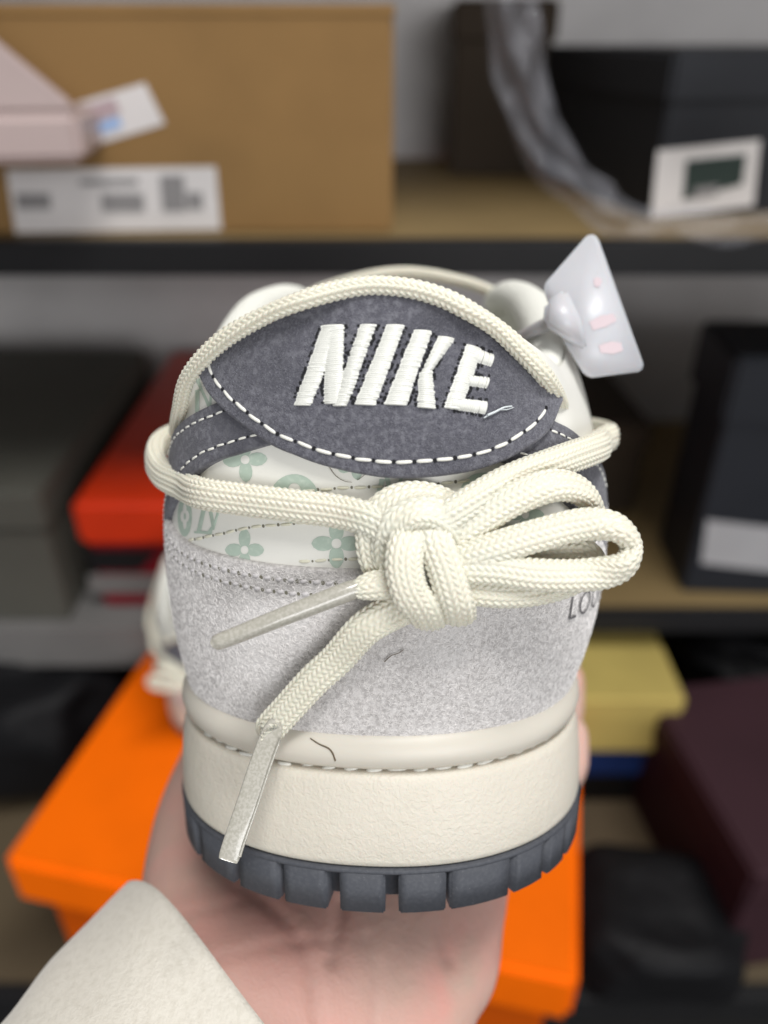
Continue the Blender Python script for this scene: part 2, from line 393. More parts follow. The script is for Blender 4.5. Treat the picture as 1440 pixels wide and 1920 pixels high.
# dark straps either side of the heel tab
su = [(452, 748), (409, 764), (376, 779), (352, 795), (332, 816)]
sl = [(520, 826), (473, 839), (440, 848), (416, 857), (378, 878)]
su = [sz_of(hit(*p)[0]) for p in su]; sl = [sz_of(hit(*p)[0]) for p in sl]
su = [(abs(s), z) for s, z in su]; sl = [(abs(s), z) for s, z in sl]; print('strap', np.round(su, 4), np.round(sl, 4))
e_u = su[-1]; e_l = sl[-1]
su += [(e_u[0]+.014, e_u[1]-.007), (e_u[0]+.030, e_u[1]-.020), (e_u[0]+.046, e_u[1]-.034)]
sl += [(e_l[0]+.012, e_l[1]-.008), (e_l[0]+.026, e_l[1]-.018), (e_l[0]+.036, e_l[1]-.026)]
strap_rows = {}
for sd in (-1, 1):
    n, k = 60, 9; U = catmull(su, n); Lw = catmull(sl, n); Pg = np.zeros((n, k, 3)); Ng = np.zeros((n, k, 3))
    for i in range(n):
        for j in range(k):
            q = U[i]*(1-j/(k-1))+Lw[i]*j/(k-1); Pg[i, j], Ng[i, j] = surf(sd*q[0], q[1])
    strap = thick_grid(Pg, Ng, .0012, 'heel_strap', M['dark_suede'], sneaker); strap_rows[sd] = (strap, U, Lw)
# heel tab (eye shaped) in dark suede
tu = [(377, 684), (397, 672), (416, 662), (470, 629), (520, 605), (575, 585), (630, 566), (684, 558), (730, 560), (775, 568), (830, 586), (879, 612), (930, 640), (983, 676), (1020, 712), (1043, 742)]
tl = [(379, 692), (388, 713), (400, 735), (422, 760), (448, 783), (512, 828), (560, 849), (607, 866), (670, 881), (735, 890), (810, 888), (879, 878), (925, 864), (962, 847), (1018, 808), (1044, 752)]
Pg, Ng = px_grid(tu, tl, 120, 34, .0014)
tab = thick_grid(Pg, Ng, .0010, 'heel_tab', M['dark_suede'], sneaker, sink=.0018)
nap(Pg, Ng, .0010, 16000, .00045, .00004, M['dark_nap'], tab)
tab['label'] = 'dark grey suede heel tab with embroidered white lettering'
TABOFF = .0024

# stitches -----------------------------------------------------------------
def capsule_mesh(name, L, r_, m):
    V = []; n = 8; prof = [(-.5, .05), (-.46, .62), (-.36, .93), (-.15, 1), (.15, 1), (.36, .93), (.46, .62), (.5, .05)]
    for x, q in prof:
        for j in range(n):
            t = 2*math.pi*j/n; V.append((x*L, math.cos(t)*r_*q, math.sin(t)*r_*q*.8-(abs(x)*2)**2*r_*.9))
    me = bpy.data.meshes.new(name); me.from_pydata(V, [], grid_faces(8, n, closed_v=True)+[tuple(range(n))[::-1], tuple(7*n+j for j in range(n))])
    me.polygons.foreach_set('use_smooth', [True]*len(me.polygons)); me.materials.append(m); return me
def place(me, name, p, t, n, parent, sc=1.0, sx=1.0):
    o = bpy.data.objects.new(name, me); col.objects.link(o); o.parent = parent
    t = Vector(t).normalized(); n = Vector(n); n = (n-t*n.dot(t)).normalized(); b = n.cross(t)
    mtx = Matrix((( *(t*sx),), (*(b*sc),), (*(n*sc),))).transposed().to_4x4(); mtx.translation = Vector(p)
    o.matrix_basis = mtx
    return o
disc_v = [(math.cos(2*math.pi*j/10), math.sin(2*math.pi*j/10)) for j in range(10)]
def stitch_row(P, N, pitch, fill, me_len, r_, m, parent, name, hole_r=None, lift=0.0002, jit=.06, tilt=0.0, hm='hole'):
    """P, N: polyline of points and normals on the surface."""
    P = np.array(P); N = np.array(N); d = np.concatenate([[0], np.cumsum(np.linalg.norm(np.diff(P, axis=0), axis=1))])
    cnt = int(d[-1]/pitch); me = capsule_mesh(name, pitch*fill, r_, m); hv = []; hf = []
    at = lambda x: (np.array([np.interp(x, d, P[:, i]) for i in range(3)]), np.array([np.interp(x, d, N[:, i]) for i in range(3)]))
    for i in range(cnt):
        x = (i+.5)*pitch; a_, n1 = at(x-pitch*.4); b_, n2 = at(x+pitch*.4); n = (n1+n2)/2; n /= np.linalg.norm(n)
        c_ = (a_+b_)/2; tv = b_-a_; tv /= np.linalg.norm(tv); bn = np.cross(n, tv)
        tv = tv+bn*(tilt+random.uniform(-jit, jit))
        place(me, name, c_+n*lift+bn*random.uniform(-1, 1)*.00008, tv, n, parent, random.uniform(.92, 1.08), random.uniform(.93, 1.05))
        if hole_r:
            h_, n = at(x+pitch*.5); n /= np.linalg.norm(n); t = np.cross(n, bn); k = len(hv)
            bb = np.cross(n, tv); bb /= np.linalg.norm(bb); tt = np.cross(bb, n)
            hr = hole_r*random.uniform(.8, 1.15)
            for cx_, cy_ in disc_v: hv.append(h_+n*.00006+tt*cx_*hr*1.0+bb*cy_*hr*1.15)
            hf.append(tuple(range(k, k+10)))
    if hole_r:
        o = mesh('needle_holes', hv, hf, M[hm], parent, smooth=False); o['kind'] = 'stuff'
def px_line(pts, n, off): 
    q = catmull(pts, n); r_ = [hit(a, b, off) for a, b in q]; return [x[0] for x in r_], [x[1] for x in r_]
tline = [(390, 676), (398, 703), (421, 734), (452, 764), (516, 811), (562, 831), (608, 847), (672, 860), (738, 866), (810, 864), (876, 855), (922, 842), (958, 826), (1005, 792), (1028, 757), (1031, 744)]
stitch_row(*px_line(tline, 140, TABOFF),   .0031, .86, 1, .00028, M['thread'], tab, 'stitch', hole_r=.00032, lift=.00012)
for sd in (-1, 1):
    strap, U, Lw = strap_rows[sd]
    for q, lo_, hi_ in ((.17, 1, 40), (.80, 1, 44)):
        C_ = U*(1-q)+Lw*q; pp = [surf(sd*c[0], c[1], .0012) for c in C_[lo_:hi_]]
        stitch_row([p[0] for p in pp], [p[1] for p in pp],   .0023, .7, 1, .00019, M['thread'], strap, 'stitch', hole_r=.00018, lift=.0001)
for dz in (.0021, .0042):
    pp = [surf(s, ctop(s)-dz, .0011) for s in np.linspace(-.085, .085, 200)]
    stitch_row([p[0] for p in pp], [p[1] for p in pp], .0021, .66, 1, .00036, M['greythread'], counter, 'stitch', hole_r=.00030, lift=.00004, tilt=.25, hm='hole2')
for pts in ([(352, 1014), (380, 1008), (420, 1000), (462, 990), (520, 984), (580, 979), (640, 974), (690, 970)], [(565, 921), (610, 917), (680, 913), (760, 912), (840, 905), (900, 896)], [(556, 1054), (620, 1050), (690, 1046), (760, 1044), (860, 1042)]):
    stitch_row(*px_line(pts, 60, 0.0), .0027, .8, 1, .00024, M['creamthread'], upper, 'stitch', hole_r=.00022, lift=.00010, hm='hole2')
# twisted thread lying in the midsole groove
me = capsule_mesh('stitch', .0036, .00034, M['thread'])
for s in np.arange(-.10, .10, .0041):
    P, N = out2(s); P2, N2 = out2(s+.001); t = (P2-P)/np.linalg.norm(P2-P); dp = random.uniform(.0015, .0023)
    place(me, 'stitch', (P[0]-N[0]*dp, P[1]-N[1]*dp, .02500+random.uniform(-.0001, .00015)), (t[0], t[1], random.uniform(.05, .22)), (N[0], N[1], .3), midsole, random.uniform(.8, 1.15), random.uniform(.7, 1.05))

# embroidered letters: satin threads laid across each stroke ------------------------------------
thread_d = .00042
def satin(strokes, name):
    V = []; Fc = []; hv = []; hf = []
    for (a0, a1, b0, b1), puff in strokes:          # rails a0->a1 and b0->b1 in pixels; threads run from rail a to rail b
        a0, a1, b0, b1 = map(np.array, (a0, a1, b0, b1))
        h0 = hit(*((a0+b0)/2), TABOFF)[0]; h1 = hit(*((a1+b1)/2), TABOFF)[0]
        cnt = max(4, int(np.linalg.norm(h1-h0)/(thread_d*.70)))
        nav = sum(hit(*(a0+(b1-a0)*q), TABOFF)[1] for q in (.1, .3, .5, .7, .9)); nav = nav/np.linalg.norm(nav)
        for i in range(cnt):
            f = (i+.5)/cnt; f2 = min(1, max(0, f+random.uniform(-.06, .06)/cnt))
            pa = a0+(a1-a0)*f+np.array([random.gauss(0, .8), random.gauss(0, .1)]); pb = b0+(b1-b0)*f2+np.array([random.gauss(0, .8), random.gauss(0, .1)])
            K = 9; pts = []; nn = []
            for q in np.linspace(0, 1, K):
                p = hit(*(pa+(pb-pa)*q), TABOFF)[0]; n = nav; e = 1-abs(2*q-1)**2.6
                pts.append(p+n*(-.00025+puff*e+random.gauss(0, .00001))); nn.append(n)
            pts = np.array(pts); t = pts[-1]-pts[0]; t /= np.linalg.norm(t)
            r_ = thread_d*.53*random.uniform(.88, 1.1); k0 = len(V)
            for q in range(K):
                b = np.cross(nn[q], t); b /= np.linalg.norm(b)
                for x in range(6):
                    an = 2*math.pi*x/6; V.append(pts[q]+r_*(math.cos(an)*b+math.sin(an)*nn[q]))
            Fc += [tuple(z+k0 for z in f_) for f_ in grid_faces(K, 6, closed_v=True)]
            Fc.append(tuple(k0+x for x in range(6))[::-1]); Fc.append(tuple(k0+(K-1)*6+x for x in range(6)))
            for e_, q in ((0, -1), (K-1, 1)):
                if random.random() < .5:
                    p, n = hit(*((pa if e_ == 0 else pb)+(pb-pa)/np.linalg.norm(pb-pa)*q*2.2), TABOFF); b = np.cross(n, t); b /= np.linalg.norm(b); h0_ = len(hv); hr = random.uniform(.00014, .00026)
                    for cx_, cy_ in disc_v: hv.append(p+n*.00005+t*cx_*hr*1.2+b*cy_*hr)
                    hf.append(tuple(range(h0_, h0_+10)))
    o_ = mesh('embroidered_letter', V, Fc, M['satin'], tab); o_['label'] = 'raised white thread letter '+name
    h_ = mesh('needle_holes', hv, hf, M['hole'], o_, smooth=False); h_['kind'] = 'stuff'
    return o_
pf = .00050
satin([(((603, 611), (550, 760), (646, 609), (584, 760)), pf*.95), (((606, 618), (607, 757), (647, 609), (643, 757)), pf*1.0),
       (((674.5, 609), (622, 761), (707, 609), (652, 760)), pf*1.12)], 'N')
satin([(((724, 609), (663, 758), (760, 610), (705, 760)), pf)], 'I')
satin([(((775, 619), (719, 758), (811, 621), (764, 760)), pf), (((821, 630), (786, 706), (855, 635), (806, 700)), pf*1.1), (((784, 700), (782, 763), (812, 696), (818, 767)), pf*1.15)], 'K')
satin([(((874, 645), (831, 764), (906, 655), (866, 768)), pf), (((892, 650), (926, 664), (884, 678), (919, 688)), pf*1.1),
       (((880, 703), (918, 707), (876, 724), (912, 729)), pf*1.1), (((850, 744), (914, 752), (842, 767), (910, 778)), pf*1.15)], 'E')

# printed monogram on the white leather -------------------------------------------------------------
def inside(x, y, poly):
    c = False; n = len(poly)
    for i in range(n):
        x1, y1 = poly[i]; x2, y2 = poly[i-1]
        if (y1 > y) != (y2 > y) and x < (x2-x1)*(y-y1)/(y2-y1)+x1: c = not c
    return c
def flat_patch(polys, fn, name, m, parent, step):
    """polys: loops (even-odd filled) in a plane; fn maps a plane point to the surface."""
    vs2 = []; es = []
    for pl in polys:
        k = len(vs2); vs2 += [Vector(p) for p in pl]; es += [(k+i, k+(i+1) % len(pl)) for i in range(len(pl))]
    xs = [p[0] for pl in polys for p in pl]; ys = [p[1] for pl in polys for p in pl]
    for x in np.arange(min(xs)+step*.5, max(xs), step):
        for y in np.arange(min(ys)+step*.5, max(ys), step):
            if sum(inside(x, y, pl) for pl in polys) % 2: vs2.append(Vector((x, y)))
    r_ = geometry.delaunay_2d_cdt(vs2, es, [], 0, 1e-5)
    V = [fn(p[0], p[1]) for p in r_[0]]; Fc = []
    for f in r_[2]:
        cx_ = sum(r_[0][i][0] for i in f)/len(f); cy_ = sum(r_[0][i][1] for i in f)/len(f)
        if sum(inside(cx_, cy_, pl) for pl in polys) % 2: Fc.append(f)
    return mesh(name, V, Fc, m, parent)
def circ(cx_, cy_, r_, n=18, ry=None): return [(cx_+r_*math.cos(2*math.pi*i/n), cy_+(ry or r_)*math.sin(2*math.pi*i/n)) for i in range(n)]
def flower(r_):                       # four pointed petals with a round eye
    pl = []
    for k in range(4):
        for q in np.linspace(0, 1, 11):
            rad = .30+.70*math.sin(math.pi*q)**.9 if 0 else None
            t = q*2-1; hw = .36*(1-abs(t))**.0
            pass
    base = [(.17, .17), (.26, .30), (.30, .52), (.27, .74), (.15, .92), (0, 1.0), (-.15, .92), (-.27, .74), (-.30, .52), (-.26, .30)]
    for k in range(4):
        c_, s_ = math.cos(-k*math.pi/2), math.sin(-k*math.pi/2)
        pl += [((x*c_+y*s_)*r_, (-x*s_+y*c_)*r_) for x, y in base[::1]]
    # order around: petals run counter clockwise
    return [pl, circ(0, 0, .2*r_)]
def roundel(r_):                      # disc with a four lobed opening and a dot
    lob = []
    for i in range(48):
        a_ = 2*math.pi*i/48; q = .40+.24*abs(math.cos(2*a_))**1.2; lob.append((q*r_*math.cos(a_), q*r_*math.sin(a_)))
    return [circ(0, 0, r_, 30), lob, circ(0, 0, .16*r_)]
def vmark(r_):                        # serif V and slanting L
    v_ = [(-.62, .9), (-.12, .9), (-.12, .8), (-.25, .8), (.08, -.35), (.42, .8), (.26, .8), (.26, .9), (.72, .9), (.72, .8), (.58, .8), (.10, -.75), (0, -.75), (-.48, .8), (-.62, .8)]
    l_ = [(-.62, .38), (-.28, .38), (-.28, .30), (-.36, .30), (-.62, -.83), (-.25, -.83), (-.02, -.55), (.05, -.55), (-.02, -.95), (-1.0, -.95), (-1.0, -.86), (-.86, -.86), (-.60, .30), (-.62, .30)]
    return [[(x*r_, y*r_) for x, y in v_]], [[(x*r_, y*r_) for x, y in l_]]
def motif(kind, u, v, r_, rot=0, sx=1.0):
    c_, s_ = math.cos(R(rot)), math.sin(R(rot))
    loops = {'f': flower(r_), 'o': roundel(r_)}.get(kind)
    fn = lambda x, y: (lambda h_: h_[0]+h_[1]*.00007)(hit(u+(x*c_-y*s_)*sx, v-(x*s_+y*c_), 0))
    if loops: flat_patch(loops, fn, 'monogram_print', M['print'], upper, 8)
    else:
        for k, lp in enumerate(vmark(r_)):
            fn2 = lambda x, y, k=k: (lambda h_: h_[0]+h_[1]*(.00007+.00004*k))(hit(u+(x*c_-y*s_)*sx, v-(x*s_+y*c_), 0))
            flat_patch(lp, fn2, 'monogram_print', M['print'], upper, 8)
for a_ in (('f', 631, 1019, 47), ('f', 459, 1031, 40, 0, .92), ('o', 552, 935, 46), ('f', 460, 862, 42, 3), ('v', 400, 962, 42, -3, .8), ('o', 347, 968, 38, 0, .35),
           ('v', 388, 742, 40, 12, .8), ('f', 663, 872, 30, 20), ('v', 735, 915, 40, -4), ('f', 820, 1010, 44), ('o', 905, 930, 44), ('f', 985, 965, 40, -4, .9), ('f', 1050, 1015, 38, 0, .8),
           ('v', 700, 985, 38), ('o', 1040, 900, 38, 0, .8)):
    motif(*a_)
# further prints along both sides, laid out in (s, z)
for sd in (-1, 1):
    for i, (s, z, k) in enumerate(((.088, .084, 'f'), (.104, .092, 'o'), (.118, .078, 'f'), (.134, .090, 'o'))):
        fn = lambda x, y: (lambda h_: h_[0]+h_[1]*.00007)(surf(sd*s+x, z+y))
        flat_patch({'f': flower(.004), 'o': roundel(.004)}[k], fn, 'monogram_print', M['print'], upper, .0009)
# lettering on the right of the counter
def text_patch(body, s0, z0, h, m, parent, sd=1):
    cu = bpy.data.curves.new('t', 'FONT'); cu.body = body; cu.size = 1; cu.space_character = 1.12; cu.offset = -.012
    ob = bpy.data.objects.new('t', cu); col.objects.link(ob); bpy.context.view_layer.update()
    me = bpy.data.meshes.new_from_object(ob.evaluated_get(bpy.context.evaluated_depsgraph_get()))
    bpy.data.objects.remove(ob); bpy.data.curves.remove(cu)
    bm = bmesh.new(); bm.from_mesh(me)
    bmesh.ops.triangulate(bm, faces=bm.faces); bmesh.ops.subdivide_edges(bm, edges=[e for e in bm.edges if e.calc_length() > .25], cuts=2)
    for v in bm.verts:
        p, n = surf(s0+sd*v.co.x*h/.72*.82, z0+v.co.y*h/.72); v.co = Vector(p+n*.00142)
    bm.to_mesh(me); bm.free(); me.materials.clear(); me.materials.append(m)
    o = bpy.data.objects.new('lettering', me); col.objects.link(o); o.parent = parent; return o
lp = sz_of(hit(1057, 1163, .0011)[0]); lt = sz_of(hit(1066, 1115, .0011)[0]); print('letters', lp, lt)
text_patch('LOUIS VUITTON', lp[0], lp[1], max(.0035, lt[1]-lp[1]), M['letter'], counter)

# ------------------------------------------------------------------ lace
lace_V = []; lace_F = []; lace_n = 0
def sweep(pts, nrm, wd, tk, braid=True, step=.00018, ring_n=92, amp=.00022, cap=True, power=.78, roll=0.0, phase=None):
    P = np.array(pts, float); N = np.array(nrm, float); K = len(P)
    wd = np.broadcast_to(wd, (K,)); tk = np.broadcast_to(tk, (K,))
    C = catmull(np.column_stack([P, N, wd, tk]), max(60, K*40)); C = resample(C, step=step)
    P, N, wd, tk = C[:, :3], C[:, 3:6], C[:, 6], C[:, 7]
    T = np.gradient(P, axis=0); T /= np.linalg.norm(T, axis=1, keepdims=True)
    N = N-T*(N*T).sum(1)[:, None]; N /= np.linalg.norm(N, axis=1, keepdims=True); B = np.cross(N, T)
    L = np.concatenate([[0], np.cumsum(np.linalg.norm(np.diff(P, axis=0), axis=1))])
    an = np.linspace(0, 2*math.pi, ring_n, endpoint=False); ca, sa = np.cos(an), np.sin(an)
    cx_ = np.sign(ca)*np.abs(ca)**power; cy_ = np.sign(sa)*np.abs(sa)**power
    X = wd[:, None]/2*cx_; Y = tk[:, None]/2*cy_
    if braid:
        # parametrise around by arc length
        w0, t0 = float(wd.mean()), float(tk.mean())
        xx, yy = w0/2*cx_, t0/2*cy_; pe = np.concatenate([[0], np.cumsum(np.hypot(np.diff(np.append(xx, xx[0])), np.diff(np.append(yy, yy[0]))))])
        per = pe[-1]; ncol = 2*max(5, int(round(per/.00092/2))); vv = pe[:-1]/per*ncol
        cid = np.floor(vv).astype(int); fr = vv-cid; par = np.where(cid % 2 == 0, 1., -1.)
        ph = L[:, None]/.00108+par*(fr-.5)*.8+(cid % 2)*.5+(phase or 0)
        hgt = np.abs(np.sin(math.pi*ph))**.7*(np.sin(math.pi*fr)**.55)[None, :]
        hgt = hgt+.25*np.sin(L*180+1)[:, None]*.15
        nx_ = ca/(wd[:, None]/2); ny_ = sa/(tk[:, None]/2); nl = np.hypot(nx_, ny_)
        X = X+nx_/nl*(hgt-.6)*amp*2; Y = Y+ny_/nl*(hgt-.6)*amp*2
    V = P[:, None, :]+B[:, None, :]*X[..., None]+N[:, None, :]*Y[..., None]
    return V.reshape(-1, 3), len(P), ring_n
def add_strand(pts, wd=.0050, tk=.0034, **kw):
    """pts: (u, v, 's', lift[, off]) on the upper or (u, v, 'd', depth[, (nx, ny, nz) camera frame])."""
    global lace_n
    P, N = [], []
    for q in pts:
        if q[2] == 's': p, n = hit(q[0], q[1], 0.0); P.append(p+n*q[3]); N.append(n)
        else:
            P.append(np.array(loc(q[0], q[1], q[3]))); n = Vector(q[4]) if len(q) > 4 else -cpt(q[0], q[1], 1.).normalized()
            N.append(np.array(SI.to_3x3() @ n))
    V, K, n = sweep(P, N, wd, tk, **kw)
    lace_V.append(V); f = np.array(grid_faces(K, n, closed_v=True)); lace_F.extend((f+lace_n).tolist())
    lace_F.append([lace_n+j for j in range(n)][::-1]); lace_F.append([lace_n+(K-1)*n+j for j in range(n)]); lace_n += len(V)
LFT, RGT, BACK, UPV = (-1, -.2, 0), (1, -.2, 0), (0, 1, 0), (0, -.55, .8)
# A: over the top of the heel tab
def tp(s, lift=.0012, back=0): 
    T = Tedge(abs(s)); T[0] *= 1 if s >= 0 else -1; P, N = out2(s); return T, N
topc = [(330, 812, .168), (336, 772, .158), (354, 705, .148), (416, 639, .1355), (500, 590, .1275), (570, 562, .1235), (640, 543, .1210), (700, 535, .1203), (770, 541, .1206), (830, 558, .1220), (880, 583, .1245), (930, 615, .1275), (980, 660, .1325), (1022, 706, .1395), (1046, 745, .150), (1055, 775, .165)]
nn_ = [(-.9, -.4, .1), (-.85, -.5, .2), (-.7, -.6, .35), (-.45, -.7, .5)]+[UPV]*8+[(.45, -.7, .5), (.7, -.6, .35), (.85, -.5, .2), (.9, -.4, .1)]
dep = []
for u, v, d in topc:
    r_ = get_bvh(.0024).ray_cast(EYE, (loc(u, v, 1.0)-EYE).normalized())
    r0_ = r_[0] if r_[0] is not None else None
    dep.append((SHOE @ r0_).y-.0014 if r0_ is not None else None)
print('lace A', [round(x, 4) if x else None for x in dep])
kk = [i for i, x in enumerate(dep) if x and 2 <= i <= 13 and x < .16]
for i in range(2, 14): dep[i] = float(np.interp(i, kk, [dep[x] for x in kk]))
dep[0], dep[1], dep[14], dep[15] = dep[2]+.020, dep[2]+.008, dep[13]+.007, dep[13]+.020
add_strand([(u, v, 'd', d, n) for (u, v, _), d, n in zip(topc, dep, nn_)], wd=[.0016, .0020, .0026]+[.0033]*10+[.003, .0026, .0022], tk=.0025, amp=.0002)
# B: round the left side and across to the knot
add_strand([(440, 790, 'd', .235, LFT), (398, 796, 'd', .200, LFT), (330, 815, 'd', .171, LFT), (298, 836, 'd', .157, LFT), (291, 864, 'd', .1475, (-.9, -.45, 0)), (307, 891, 'd', .1405, (-.75, -.65, 0)), (345, 911, 'd', .1338, (-.55, -.83, 0)),
            (405, 922, 's', .0030), (480, 934, 's', .0024), (560, 944, 's', .0023), (640, 953, 's', .0028), (700, 965, 's', .0045), (745, 990, 's', .0055), (780, 1010, 's', .005)], wd=.0050, tk=.0036)
# C: from the knot round the right side
add_strand([(745, 1030, 's', .004), (790, 985, 's', .0055), (850, 945, 's', .0050), (930, 902, 's', .0034), (1020, 868, 's', .0028), (1085, 846, 's', .0032), (1128, 828, 'd', .1475, (.8, -.6, 0)), (1143, 818, 'd', .156, RGT), (1122, 808, 'd', .175, RGT), (1075, 800, 'd', .205, RGT), (1040, 795, 'd', .235, RGT)], wd=.0050, tk=.0036)
KD = hit(780, 1040)[0]; KD = (SHOE @ Vector(KD)).y; print('knot surface depth', KD)
k = lambda u, v, mm, n=None: (u, v, 'd', KD-mm*.00074) if n is None else (u, v, 'd', KD-mm*.00074, n)
# bow loops
add_strand([k(790, 1040, 4.5), k(850, 1008, 6.5), k(905, 970, 7), k(970, 932, 6.8), (1040, 910, 'd', KD-.004, (.2, -.8, .5)), (1092, 924, 'd', KD-.001, (.7, -.5, .5)), (1113, 965, 'd', KD+.003, (.9, -.3, 0)), (1098, 1003, 'd', KD+.006, (.4, -.3, -.9)), (1030, 1022, 'd', KD+.0035, (0, -.5, -.9)), k(940, 1030, 1.5), k(850, 1045, 3)], wd=.0051, tk=.0034)
add_strand([k(800, 1062, 6), k(870, 1045, 8), k(930, 1027, 9), k(1010, 1003, 9), k(1095, 983, 8), (1158, 990, 'd', KD-.0060, (.5, -.6, .6)), (1183, 1024, 'd', KD-.0045, (1, -.3, 0)), (1168, 1062, 'd', KD-.0058, (.4, -.7, -.6)), k(1100, 1078, 8), k(1010, 1078, 9), k(930, 1068, 9), k(860, 1066, 8), k(800, 1078, 6)], wd=.0048, tk=.0032)
add_strand([k(800, 1092, 4), k(870, 1105, 6), k(940, 1113, 6.5), k(1010, 1108, 5.5), k(1070, 1090, 4), k(1110, 1060, 3), k(1090, 1035, 2.5), k(1000, 1040, 2.5), k(880, 1055, 3)], wd=.0042, tk=.0032)
# knot: two turns over the top and two bands down the front
add_strand([k(735, 1078, 1.5), k(708, 1055, 4), k(699, 1010, 6), k(708, 968, 7, (-.3, -.9, .3)), k(742, 938, 7.2, (-.1, -.8, .6)), k(790, 930, 6.5, (.1, -.7, .7)), k(838, 945, 5, (.3, -.7, .6)), k(868, 975, 2, (.5, -.7, .4)), k(880, 1000, -1, (.5, -.7, .4))], wd=.0052, tk=.0030)
add_strand([k(748, 1075, 3), k(729, 1040, 6.5), k(737, 993, 9.2), k(768, 966, 10.2, (-.1, -.85, .5)), k(808, 962, 10, (.1, -.85, .5)), k(846, 982, 8.5, (.3, -.85, .4)), k(864, 1012, 5.5, (.5, -.8, .2)), k(868, 1040, 2, (.5, -.8, 0))], wd=.0052, tk=.0030)
add_strand([k(788, 968, 5, (0, -.5, .8)), k(779, 992, 9.0, (-.1, -.8, .6)), k(762, 1025, 11.6), k(758, 1065, 12.2), k(769, 1110, 11.5), k(795, 1145, 9, (0, -.8, -.6)), k(806, 1163, 5, (0, -.4, -.9)), k(800, 1150, 1.5, (0, .5, -.9))], wd=.0055, tk=.0032, power=.95)
add_strand([k(800, 968, 5, (0, -.5, .8)), k(806, 994, 9.4, (.1, -.8, .6)), k(819, 1025, 11.0), k(834, 1065, 11.3), k(847, 1108, 10.8), k(857, 1138, 9, (0, -.8, -.6)), k(860, 1155, 5, (0, -.4, -.9)), k(850, 1142, 1.5, (0, .5, -.9))], wd=.0053, tk=.0032, power=.95)
# free ends
add_strand([k(800, 1085, 4), k(750, 1090, 6), k(712, 1096, 6.8), k(690, 1100, 6.8), k(668, 1105, 6.5)], wd=[.0046, .0048, .0044, .0040, .0028], tk=[.0034, .0034, .0032, .0030, .0026])
E2 = []
for u, v in ((505, 1378), (520, 1342), (560, 1288)): p, n = hit(u, min(v, 1340), .0011); E2.append((u, v))
e2 = [k(830, 1120, 4), k(780, 1130, 4.5), k(735, 1148, 4.2), k(685, 1178, 3.5), (640, 1215, 's', .0040), (600, 1255, 's', .0038), (560, 1302, 's', .0038), (528, 1342, 's', .0044), (509, 1378, 'd', .1258)]
add_strand(e2, wd=[.0046, .0052, .0054, .0054, .0054, .0053, .0052, .0050, .0036], tk=[.003, .0026, .0022, .002, .002, .002, .002, .0023, .0022])
lace = mesh('lace', np.concatenate(lace_V), lace_F, M['lace'], sneaker); lace['label'] = 'cream braided rope lace tied in a bow'
lace_V.clear(); lace_F.clear(); lace_n = 0
# aglets
def aglet(pts, wd, tk, power):
    P = [np.array(loc(*q[:3])) for q in pts]; N = [np.array(SI.to_3x3() @ (Vector(q[3]) if len(q) > 3 else -cpt(q[0], q[1], 1).normalized())) for q in pts]
    V, K, n = sweep(P, N, wd, tk, braid=False, step=.0006, ring_n=28, power=power)
    f = grid_faces(K, n, closed_v=True)+[tuple(range(n))[::-1], tuple((K-1)*n+j for j in range(n))]
    return mesh('aglet', V, f, M['aglet'], lace)
d1 = KD-.0050
ag1 = aglet([(682, 1100, d1+.0003), (660, 1106, d1), (600, 1129, d1-.0005), (520, 1160, d1-.001), (440, 1192, d1-.0012), (408, 1204, d1-.0013), (399, 1208, d1-.0013), (397, 1209, d1-.0013)], [.0024, .0030, .0030, .0028, .0026, .0024, .0018, .0010], [.0022, .0026, .0026, .0026, .0025, .0023, .0016, .0008], 1.0)
ag1['label'] = 'round film covered lace tip pointing left'
ag2 = aglet([(519, 1346, .1272), (512, 1368, .1266), (505, 1385, .1261), (486, 1440, .1252), (463, 1510, .1243), (440, 1575, .1236), (430, 1606, .1234), (428, 1612, .1234)], [.0020, .0032, .0034, .0036, .0036, .0035, .0034, .0031], [.0012, .0014, .0013, .0012, .0012, .0012, .0012, .0011], .45)
rp = [loc(u+19, v+2, d-.0006) for u, v, d in ((506, 1385, .1258), (486, 1440, .1252), (463, 1510, .1243), (440, 1575, .1236), (431, 1604, .1234))]
tube('film_fold', catmull([tuple(p) for p in rp], 30), .00022, M['aglet'], lace, n=8)
ag2['label'] = 'flat film covered lace tip hanging over the midsole'
# laces across the throat
for i in range(5):
    y = .106+.016*i; a_ = .125+.018*i; T = Tedge(a_)
    pts = [(-T[0]-.003, T[1], T[2]-.002), (-T[0]*.6, T[1], T[2]+.004), (0, T[1]+.001, T[2]+.007), (T[0]*.6, T[1], T[2]+.004), (T[0]+.003, T[1], T[2]-.002)]
    V, K, n = sweep(pts, [(0, 0, 1)]*5, .005, .0028, step=.0005, ring_n=40)
    mesh('lace_row', V, grid_faces(K, n, closed_v=True), M['lace'], sneaker)
